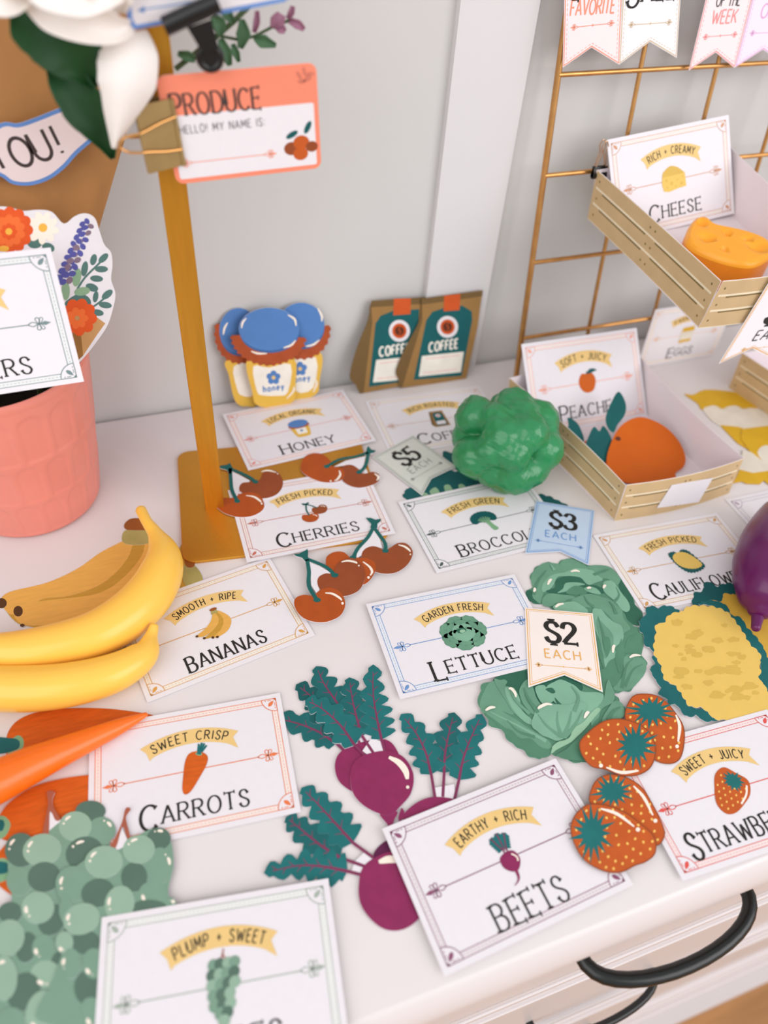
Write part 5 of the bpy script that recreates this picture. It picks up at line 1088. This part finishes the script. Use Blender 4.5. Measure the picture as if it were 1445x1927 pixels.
for k,ch in enumerate('KNAHT'):
    q=s.px(ZR([(-330-k*170,1290-(k*6))]))[0]; s.text(ch,q[0],q[1],hh*.95,'ink_brown',2,'sans',.2,rot=rot2*.3,xs=.92)
s.done('pink ribbon sign with blue edge reading THANK YOU! on the kraft wrap','sign')
# ------------------------------------------------------------------ printed bouquet cutout
s=Sheet('paper_bouquet',V(-5,40.2,19),(1,0,0),(0,.16,1))
out=[(-420,300),(-300,190),(-150,140),(0,133),(60,140),(120,156),(200,150),(270,162),(330,222),(385,185),(440,168),(490,192),(515,260),(540,330),(575,372),(582,440),(575,510),(597,580),(590,640),(560,740),(510,820),(430,920),(330,1010),(150,1060),(-150,1060),(-300,900),(-400,600)]
s.zs(ZB,out,'paper',0,4)
s.zp(ZB,[(545,738),(500,800),(430,905),(330,1000),(200,1030),(200,700),(480,690)],'kraft_print',1,0); s.zp(ZB,[(430,905),(330,1000),(200,1030),(300,760),(420,800)],'kraft_print_dark',1.5,0)
def fl(cx,cy,r,n,m,lay,w=.42,seed=0):
    for k in range(n):
        a=2*math.pi*k/n+seed; s.ze(ZB,cx+r*.62*math.cos(a),cy+r*.62*math.sin(a),r*.42,r*w,math.degrees(a),m,lay+.05*k,14)
def sprig(pts,leaves,m,lay):
    s.zl(ZB,pts,.12,m,lay,3)
    for x,y,L,wd,r in leaves: s.ze(ZB,x,y,L,wd,r,m,lay+.3,14)
sprig([(400,560),(440,500),(500,440),(550,390)],[(535,400,32,17,-45),(484,408,17,30,15),(525,457,34,17,0),(438,455,17,40,10),(500,506,34,17,5)],'sage_dark',2)
sprig([(470,660),(520,625),(570,580)],[(555,588,34,18,-40),(495,600,14,30,10),(545,643,34,17,8),(505,682,32,17,10)],'sage_dark',2)
s.zp(ZB,[(390,590),(440,590),(470,620),(460,660),(400,660),(330,640)],'sage_dark',1.8,3)
for x,y,L,wd,r in((398,500,22,48,10),(425,572,42,22,-10),(340,570,22,48,0)): s.ze(ZB,x,y,L,wd,r,'sage_light',3,16)
s.ze(ZB,476,552,34,20,20,'sage_dark',2.6,14); s.ze(ZB,250,345,34,24,20,'sage_dark',1.8,14); s.ze(ZB,180,320,40,30,0,'sage_dark',1.7,14)
rl=random.Random(8)
for k in range(9):
    t=k/8; x,y=450-t*115,215+t*275
    for dx,dy in((-24,8),(20,20),(0,-6),(-8,26)):
        q=1+.25*t
        s.ze(ZB,x+dx*q,y+dy*q,17*q,13*q,rl.uniform(-60,60),'lavender_shade' if rl.random()<.16 else 'lavender',2+.2*k+rl.random()*.1,10)
fl(50,255,118,12,'flower_orange',3,.3); fl(48,258,82,10,'flower_orange_light',4.2,.3,.3); fl(46,262,42,8,'flower_orange',5.2,.35); s.ze(ZB,46,262,18,18,0,'flower_centre',6,12)
s.ze(ZB,20,350,28,16,0,'flower_centre',6,12)
fl(220,243,84,9,'daisy',2.2,.24,.2); s.ze(ZB,222,242,23,23,0,'flower_centre',4,14)
fl(405,705,95,9,'flower_orange',3.4,.34,.1); fl(400,710,55,7,'flower_orange_light',4.6,.34)
fl(-150,300,110,10,'flower_orange_light',3,.3); fl(-280,420,90,10,'daisy',3,.26)
s.done('printed paper bouquet cutout with lavender and orange flowers behind the FLOWERS card','paper cutout')
# ================================================================== REAL-LOOKING FLOWERS
def blade(mid,hw,Y,m,par,name,base=None,cup=.5,bulge=.8,n=10,wav=0.,label=None,sol=.0008):
    """mid: photo pixels along the blade, hw: half widths (px), Y: wall distance per point (cm) -> curved leaf or petal"""
    M_=[V(*p) for p in cr(mid,False,6)]; N=len(M_); t_=np.linspace(0,1,len(hw)); ty=np.linspace(0,1,len(Y)); rows=[]
    for k in range(N):
        t=k/(N-1); tg=M_[min(k+1,N-1)]-M_[max(k-1,0)]; tg/=np.linalg.norm(tg)+1e-9; nn=V(-tg[1],tg[0]); w=float(np.interp(t,t_,hw)); y=float(np.interp(t,ty,Y)); row=[]
        for j in range(n+1):
            q=-1+2*j/n; p=M_[k]+nn*w*q*(1+wav*math.sin(k*2.2+q*3)*abs(q)); row.append(tuple(aty(p[0],p[1],y-bulge*math.sin(math.pi*t)+cup*q*q)))
        rows.append(row)
    b=base if base is not None else rows[0][n//2]
    return Solid().grid(rows,m).build(name,b,parent=par,label=label,mods=(('SOLIDIFY',dict(thickness=sol)),('SUBSURF',dict(levels=1,render_levels=1))))
mg=thing('magnolia_flower','large white magnolia bloom with dark green leaves over the kraft wrap','flower',aty(190,60,38.))
blade([(30,0),(60,35),(110,75),(150,115),(180,165)],[10,55,62,52,4],[36.7,36.4,36.2],'leaf_dark',mg,'leaf',cup=-.5,wav=.03)
blade([(95,95),(125,150),(160,205),(195,255),(213,300)],[14,36,42,26,2],[37.1,36.8,36.4],'leaf_dark',mg,'leaf',cup=-.4,wav=.03)
blade([(232,62),(240,110),(238,160),(226,215),(214,281)],[46,60,58,34,5],[35.1,34.8,34.6],'petal_white',mg,'petal',cup=.7)
blade([(55,-40),(110,15),(170,45),(220,55),(250,48)],[40,50,38,26,8],[35.7,35.2,35.0],'petal_white',mg,'petal',cup=-.6)
blade([(-80,-60),(-30,-15),(20,5),(60,-5)],[30,38,26,6],[35.4,35.2,35.1],'petal_white',mg,'petal',cup=-.5)
blade([(60,-90),(110,-50),(170,-25),(235,-20)],[60,75,60,20],[34.7,34.4,34.4],'petal_white',mg,'petal',cup=-.8)
blade([(150,-110),(190,-60),(215,-10),(222,28)],[50,55,42,14],[34.8,34.7,34.8],'petal_white',mg,'petal',cup=-.6)
Solid().lathe([(.1,1.2),(.7,.8),(.9,.1),(.5,-.6),(.1,-.8)],tuple(aty(150,-10,38.3)),'banana_neck',16).build('flower_centre',aty(150,-10,38.3),parent=mg)
Solid().tube([tuple(aty(150,-10,38.6)),tuple(aty(120,-20,40.5)),tuple(aty(90,-40,42.2))],[.35,.3,.25],'stem_green',8).build('stem',aty(190,60,39),parent=mg)
sp=thing('eucalyptus_sprig','green artificial sprig with mauve leaf tips behind the black clip','sprig',aty(400,90,38.6))
YS=38.8
Solid().tube([tuple(aty(x,y,YS)) for x,y in[(330,130),(400,75),(440,40),(470,10),(490,-30)]],.14,'stem_green',8).build('stem',aty(400,75,YS),parent=sp)
Solid().tube([tuple(aty(x,y,YS)) for x,y in[(415,68),(450,75),(480,68),(510,52),(540,40),(552,36)]],.08,'stem_green',8).build('stem',aty(415,68,YS),parent=sp)
for m,mid,hw in(('leaf_eucalyptus',[(452,92),(458,65),(455,36)],[3,14,3]),('leaf_eucalyptus',[(478,70),(495,78),(520,86)],[2,13,2]),('leaf_mauve',[(515,55),(522,40),(530,26)],[6,14,8]),('leaf_mauve',[(522,50),(530,55),(537,60)],[6,8,2]),('leaf_mauve',[(543,38),(560,46),(573,56)],[3,8,2]),('leaf_mauve',[(541,36),(548,24),(551,11)],[2,5,2]),('leaf_mauve',[(478,62),(483,42),(484,20)],[2,5,2]),
    ('leaf_eucalyptus',[(334,100),(352,106),(368,114)],[2,10,3]),('leaf_eucalyptus',[(438,82),(444,100),(450,117)],[2,6,1]),('leaf_eucalyptus',[(415,72),(425,100),(433,124)],[3,12,2]),('leaf_eucalyptus',[(400,30),(412,45),(415,68)],[4,14,3]),('leaf_eucalyptus',[(440,45),(425,20),(420,-10)],[3,12,4])):
    blade(mid,hw,[YS,YS-.2],m,sp,'leaf',cup=-.15,bulge=.15,n=6)
# ================================================================== NAME TAGS AND CLIPS ON THE POLE
TL,TR,BL=[CP+.955*(V(*p)-CP) for p in((4.32,37.4,31.99),(12.78,36.81,32.59),(4.75,37.64,26.31))]
tO=(TR+BL)/2; tu=TR-TL; tv=TL-BL; tn=np.cross(tu,tv); tn/=np.linalg.norm(tn)
tO=tO
s=Sheet('name_tag',tO,tu,tv); w,h=np.linalg.norm(tu),np.linalg.norm(tv)
def rr(w,h,r,cx=0,cy=0): return [q for sx,sy,a in((1,1,0),(-1,1,90),(-1,-1,180),(1,-1,270)) for q in arc(cx+sx*(w/2-r),cy+sy*(h/2-r),r,r,a,a+90,6)]
s.slab(rr(w,h,.45),'tag_orange'); wh=h*.60
s.poly(rr(w-.5,wh,.12,0,-h/2+.25+wh/2),'paper',1)
s.text('PRODUCE',-w*.16,h*.235,1.05,'ink_brown',2,'serif',.22,initial=1.15,drop=.1,width=w*.56,xs=.8)
s.text('HELLO! MY NAME IS:',-w*.14,h*.015,.40,'ink_grey',2,'sans',.3,width=w*.55,xs=.8); arrow(s,-w*.46,w*.2,-h*.30,ACC['coral'][0],.05,.55,2)
for x,y,r,m in((w*.30,-h*.27,.42,'cherry_brown'),(w*.37,-h*.22,.45,'straw'),(w*.44,-h*.27,.34,'cherry_brown'),(w*.36,-h*.33,.42,'straw')): s.ell(x,y,r,r*.85,0,m,2+x*.1)
for x,y,r in((w*.31,-h*.135,25),(w*.42,-h*.08,60)): s.ell(x,y,.36,.15,r,'teal_deep',3)
s.line([(w*.40,h*.33),(w*.46,h*.43)],.04,'tag_orange_dark',2)
for k,(a,b,r) in enumerate(((.385,.40,120),(.42,.43,100),(.44,.36,20),(.46,.40,10),(.40,.345,0))): s.ell(w*a,h*b,.24,.1,r,'tag_orange_dark',2,10)
s.done('orange name tag reading PRODUCE, held by a brass binder clip at the pole','name tag')
s=Sheet('name_tag',tO+tn*.55+tv*1.02,tu,tv+tn*.5); P=[(150,-170),(236,-10),(240,38),(252,55),(400,29),(535,3),(552,-10),(560,-60),(520,-180)]
s.slab(s.px(P),'ribbon_blue'); Q=[(170,-160),(246,-6),(249,34),(256,46),(400,20),(534,-5),(545,-16),(548,-56),(512,-170)]
s.poly(s.px(Q),'paper',1); s.line(s.px([(262,18),(330,8),(420,-8),(510,-24)]),.06,ACC['blue'][0],2); q=s.px([(258,19),(272,10),(272,24)]); s.poly(q,ACC['blue'][0],2)
s.done('blue edged white name tag cut off by the top of the photo','name tag')
# black clip: rolled jaw, tapering arm and ring
bk=thing('black_binder_clip','glossy black clip gripping the blue edged tag above the PRODUCE tag','binder clip',pl(397,108,tO+tn*.5,tn))
def tp(x,y,d=.75): return pl(x,y,tO+tn*d,tn)
Solid().tube([tuple(tp(309,50,1.3)),tuple(tp(360,26,1.3)),tuple(tp(411,4,1.3))],.42,'black_clip',16).build('jaw',tp(360,26,1.3),parent=bk)
Solid().loft([[tuple(tp(x,y,d)) for x,y in((352,52),(398,36),(412,92),(380,98))] for d in(.75,1.15)],'black_clip').build('arm',tp(385,70,.9),parent=bk,smooth=False)
rc=tp(395,108,.75); eu=tu/np.linalg.norm(tu); ev=tv/np.linalg.norm(tv)
Solid().tube([tuple(rc+eu*.5*math.cos(a)+ev*.5*math.sin(a)) for a in np.linspace(0,2*math.pi,25)[:-1]],.2,'black_clip',10,closed=True).build('ring_handle',rc,parent=bk)
Solid().tube([tuple(rc+tn*.02),tuple(rc+tn*.12)],.42,'black_clip',16).build('ring_disc',rc,parent=bk)
# brass clip
jaw=tp(334,248,.04); ex=eu; 
bc=thing('brass_binder_clip','aged brass binder clip gripping the left edge of the PRODUCE tag','binder clip',jaw)
d_,w_=1.95,3.35; pr2=[(0,.14),(-d_*.95,.75),(-d_,.62),(-d_,-.62),(-d_*.95,-.75),(0,-.14),(0,-.07),(-d_*.88,-.62),(-d_*.9,-.5),(-d_*.9,.5),(-d_*.88,.62),(0,.07)]
Solid().loft([[tuple(jaw+ex*a+tn*b+ev*(q*w_/2)) for a,b in pr2] for q in(-1,1)],'brass_clip').build('clip_body',jaw-ex*d_,parent=bc,smooth=False)
for sg in(1,-1):
    Solid().tube([tuple(jaw-ev*w_/2+tn*sg*.13),tuple(jaw+ev*w_/2+tn*sg*.13)],.12,'brass_clip',10).build('jaw_edge',jaw,parent=bc)
    P=cr([(.05,.55),(-.8,.47),(-1.7,.33),(-2.6,.25),(-3.0,0),(-2.6,-.25),(-1.7,-.33),(-.8,-.47),(.05,-.55)],False,5)
    Solid().tube([tuple(jaw+ex*x+ev*(y*1.5)+tn*sg*(.22+.75*min(1,-x/1.9) if x<0 else .2)) for x,y in P],.07,'gold_wire',8).build('wire_handle',jaw,parent=bc)
# ================================================================== PLASTIC FOOD
def sweep(name,label,cat,pxs,zs,rs,m,sm=6,seg=28,group=None,facet=0.,tipm=None,ends=True):
    P=[at(x,y,z) for (x,y),z in zip(pxs,zs)]; Q=[V(*p) for p in cr([tuple(p) for p in P],False,sm)]; tt=np.linspace(0,len(rs)-1,len(Q)); R_=[float(np.interp(t,range(len(rs)),rs)) for t in tt]
    # soften the radius
    for _ in range(3): R_=[R_[0]]+[(R_[k-1]+2*R_[k]+R_[k+1])/4 for k in range(1,len(R_)-1)]+[R_[-1]]
    d=Q[-1]-Q[-2]; d/=np.linalg.norm(d); e=Q[0]-Q[1]; e/=np.linalg.norm(e)
    if ends:
        r0,r1=R_[0],R_[-1]
        Q=[Q[0]+e*r0*.5,Q[0]+e*r0*.35]+Q+[Q[-1]+d*r1*.35,Q[-1]+d*r1*.6]; R_=[r0*.45,r0*.8]+R_+[r1*.8,r1*.4]
    S=Solid(); S.tube(Q,R_,m,seg)
    return S,Q,R_
def fruit(name,label,cat,*a,**k):
    g=k.pop('group',None); S,Q,R_=sweep(name,label,cat,*a,**k); b=Q[len(Q)//2]
    return S.build(name,(b[0],b[1],0),label,cat,group=g)
fruit('banana','glossy yellow plastic banana on top, its stalk pointing to the gold stand','banana',[(265,960),(277,983),(293,1006),(307,1040),(304,1075),(281,1118),(238,1160),(177,1195),(97,1216),(27,1225),(-45,1222),(-90,1214)],[2.2,2.3,2.2,2.0,1.9,1.85,1.85,1.9,2.0,2.1,2.2,2.3],[.42,.40,.55,1.2,1.55,1.68,1.68,1.6,1.45,1.3,1.0,.5],'banana_plastic',group='plastic bananas')
fruit('banana','glossy yellow plastic banana underneath, in front of the other one','banana',[(290,1178),(284,1198),(270,1232),(215,1266),(133,1288),(44,1296),(-40,1292),(-110,1280)],[1.9,1.6,1.35,1.4,1.5,1.55,1.6,1.7],[.3,.42,1.0,1.3,1.42,1.48,1.4,.8],'banana_plastic',group='plastic bananas')
fruit('carrot','bright orange plastic carrot, tip resting on the CARROTS card','carrot',ZT([(1105,97),(900,190),(560,338),(250,475),(0,595),(-300,740),(-600,890)]),[.5,.7,1.0,1.28,1.45,1.6,1.7],[.14,.5,.83,1.1,1.25,1.38,1.4],'carrot_plastic')
eg=thing('eggplant','shiny purple plastic eggplant lying tip first at the right edge','eggplant',at(1446,1060,0))
S,Q,R_=sweep('eggplant','','',[(1430,1150),(1433,1135),(1441,1105),(1447,1065),(1453,1025),(1459,990),(1463,965)],[1.5,1.75,2.3,2.7,2.6,2.2,1.9],[.95,1.75,2.35,2.62,2.4,1.85,1.3],'eggplant_plastic'); S.build('eggplant_body',Q[len(Q)//2],parent=eg)
S,Q,R_=sweep('eggplant','','',[(1422,1182),(1424,1170),(1427,1150)],[1.2,1.25,1.4],[.34,.38,.52],'eggplant_plastic',seg=16); S.build('eggplant_tip',Q[0],parent=eg)
# broccoli
br=thing('broccoli','lumpy green plastic broccoli head resting between the cards and the peach crate','broccoli',at(955,835,4.0)*V(1,1,0))
bcn=at(953,832,4.1); rb=random.Random(21)
lobes=[]
def lb(x,y,d,r): # right, up, toward the lens, radius (cm)
    lobes.append((CR*x+CU*y-CF*d,r))
for q in ((-2.75,2.1,.8,1.75),(-2.95,-1.25,1.0,1.75),(.55,-2.75,1.0,1.75),(2.9,-.7,1.1,1.7),(.5,2.8,.6,1.75),(2.5,1.7,.6,1.8),(-.7,.3,2.6,1.75),(1.3,.5,2.6,1.7),(-1.2,1.6,2.0,1.5),(.1,-1.2,2.6,1.5),(-1.7,-.9,2.0,1.5),(1.9,-2.2,.6,1.6),(-1.1,-2.3,.3,1.6),(1.0,2.0,1.9,1.4),(3.2,.6,-.4,1.3),(-3.3,.5,-.4,1.3),(0,-3,-1,1.4),(0,3,-1.2,1.4),(2.6,-1.6,-1.2,1.4),(-2.4,-1.8,-1.2,1.4),(-2.3,2,-1.2,1.4),(2.3,2,-1.4,1.4)): lb(*q)
import bmesh
bm=bmesh.new(); bmesh.ops.create_icosphere(bm,subdivisions=6,radius=1)
for v in bm.verts:
    d=V(*v.co); vals=[]
    for c,r in lobes:
        b=float(c@d); D=r*r-float(c@c)+b*b
        if D>0: vals.append(b+math.sqrt(D))
    m_=max(vals+[2.9]); sm_=math.log(sum(math.exp(3.6*(q-m_)) for q in vals+[2.9]))/3.6+m_-.12
    sm_=min(sm_,4.9)
    bump=.07*math.sin(d[0]*17+1)*math.sin(d[1]*19)*math.sin(d[2]*18+2)+.03*math.sin(d[0]*47+d[1]*31)*math.sin(d[2]*53)
    v.co=Vector(d*(sm_*.985+bump))*CM*V(1.04,1.0,.95).tolist()[0]
me=bpy.data.meshes.new('floret_head'); bm.to_mesh(me); bm.free(); me.materials.append(MATS['broccoli_plastic']); me.polygons.foreach_set('use_smooth',[True]*len(me.polygons))
o=bpy.data.objects.new('floret_head',me); COL.objects.link(o); o.parent=br; o.location=Vector(bcn)*CM-br.location; PM[o.name]=Matrix.Translation(Vector(bcn)*CM)
Solid().tube([tuple(bcn+V(.3,2.2,-1.2)),tuple(bcn+V(.5,4.0,-2.0)),tuple(bcn+V(.6,6.2,-2.6))],[1.3,1.1,1.2],'broccoli_stem',16).build('stalk',bcn+V(.5,4,-2),parent=br)
# paper broccoli beneath it
def paper_broc(label,zh,crown,stalk,florets,c0):
    s=pflat('paper_broccoli',ZF([c0])[0],zh); s.slab(s.px(ZF(bumpy(crown,.03,40))),'teal_deep',0,side='teal_deep')
    for l in florets: s.zp(ZF,l,'sage_light',2,3)
    return s.done(label,'paper cutout','paper broccoli cutouts')
paper_broc('paper broccoli under the five dollar tag, between the coffee and broccoli cards',.02,[(210,540),(240,510),(300,500),(380,440),(480,440),(600,480),(720,520),(760,540),(640,560),(500,570),(300,570),(220,565)],None,[[(330,530),(360,510),(380,540),(350,555)],[(400,505),(430,500),(450,550),(420,555)],[(470,500),(500,500),(520,550),(490,555)],[(290,550),(310,535),(330,555)],[(600,490),(640,500),(650,540),(610,525)]],(480,510))
paper_broc('paper broccoli mostly hidden, its edge showing right of the broccoli toy',.05,[(820,540),(850,545),(900,555),(960,580),(1000,605),(940,640),(850,640),(790,600)],None,[],(900,590))
paper_broc('small paper broccoli peeking out left of the broccoli toy near the five dollar tag',.06,[(395,345),(420,340),(470,360),(560,400),(560,450),(470,420),(420,385)],None,[],(480,390))
# cheese
fl0=ccen; nup=cup/np.linalg.norm(cup)
def cpx(pts,hh): return [pl(x,y,fl0+nup*hh,nup) for x,y in ZD(pts)]
topo=cr([(985,1335),(1000,1270),(1040,1215),(1085,1208),(1140,1248),(1250,1272),(1360,1300),(1460,1345),(1490,1400),(1440,1450),(1370,1480),(1290,1478),(1180,1452),(1080,1415),(1010,1375)],True,5)
botp=[(960,1390)]
Tp=cpx(topo,3.0); cT=sum(Tp)/len(Tp)
rings=[]
for hh,k in((.12,.93),(.3,.99),(.6,1.0),(2.0,1.0),(2.6,.995),(2.85,.97),(3.0,.92)):
    rings.append([tuple((cT+(p-cT)*k)-nup*(3.0-hh)) for p in Tp])
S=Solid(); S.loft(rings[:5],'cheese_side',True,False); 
dents=[(1110,1335,40),(1215,1308,28),(1075,1250,30),(1390,1385,50),(1330,1340,22),(1200,1400,20)]
dw=[(pl(*ZD([(x,y)])[0],fl0+nup*3.0,nup),r*.33564/27) for x,y,r in dents]
tr=[]
for k in(1.0,.985,.955,.9,.82,.72,.6,.48,.36,.24,.12,.03):
    ring=[]
    for p in Tp:
        q=cT+(p-cT)*k; hh=2.6+.45*min(1,(1-k)/.1)**.5
        for c,r in dw:
            d=np.linalg.norm(q-c)/(r*1.25)
            if d<1: hh-=.5*(1-d*d)**1.0
        ring.append(tuple(q-nup*(3.0-hh)))
    tr.append(ring)
S.loft(tr,'cheese_plastic',False,True); S.build('cheese_wedge',cT-nup*2.9,'yellow plastic cheese wedge with round dents in the hanging crate','cheese')
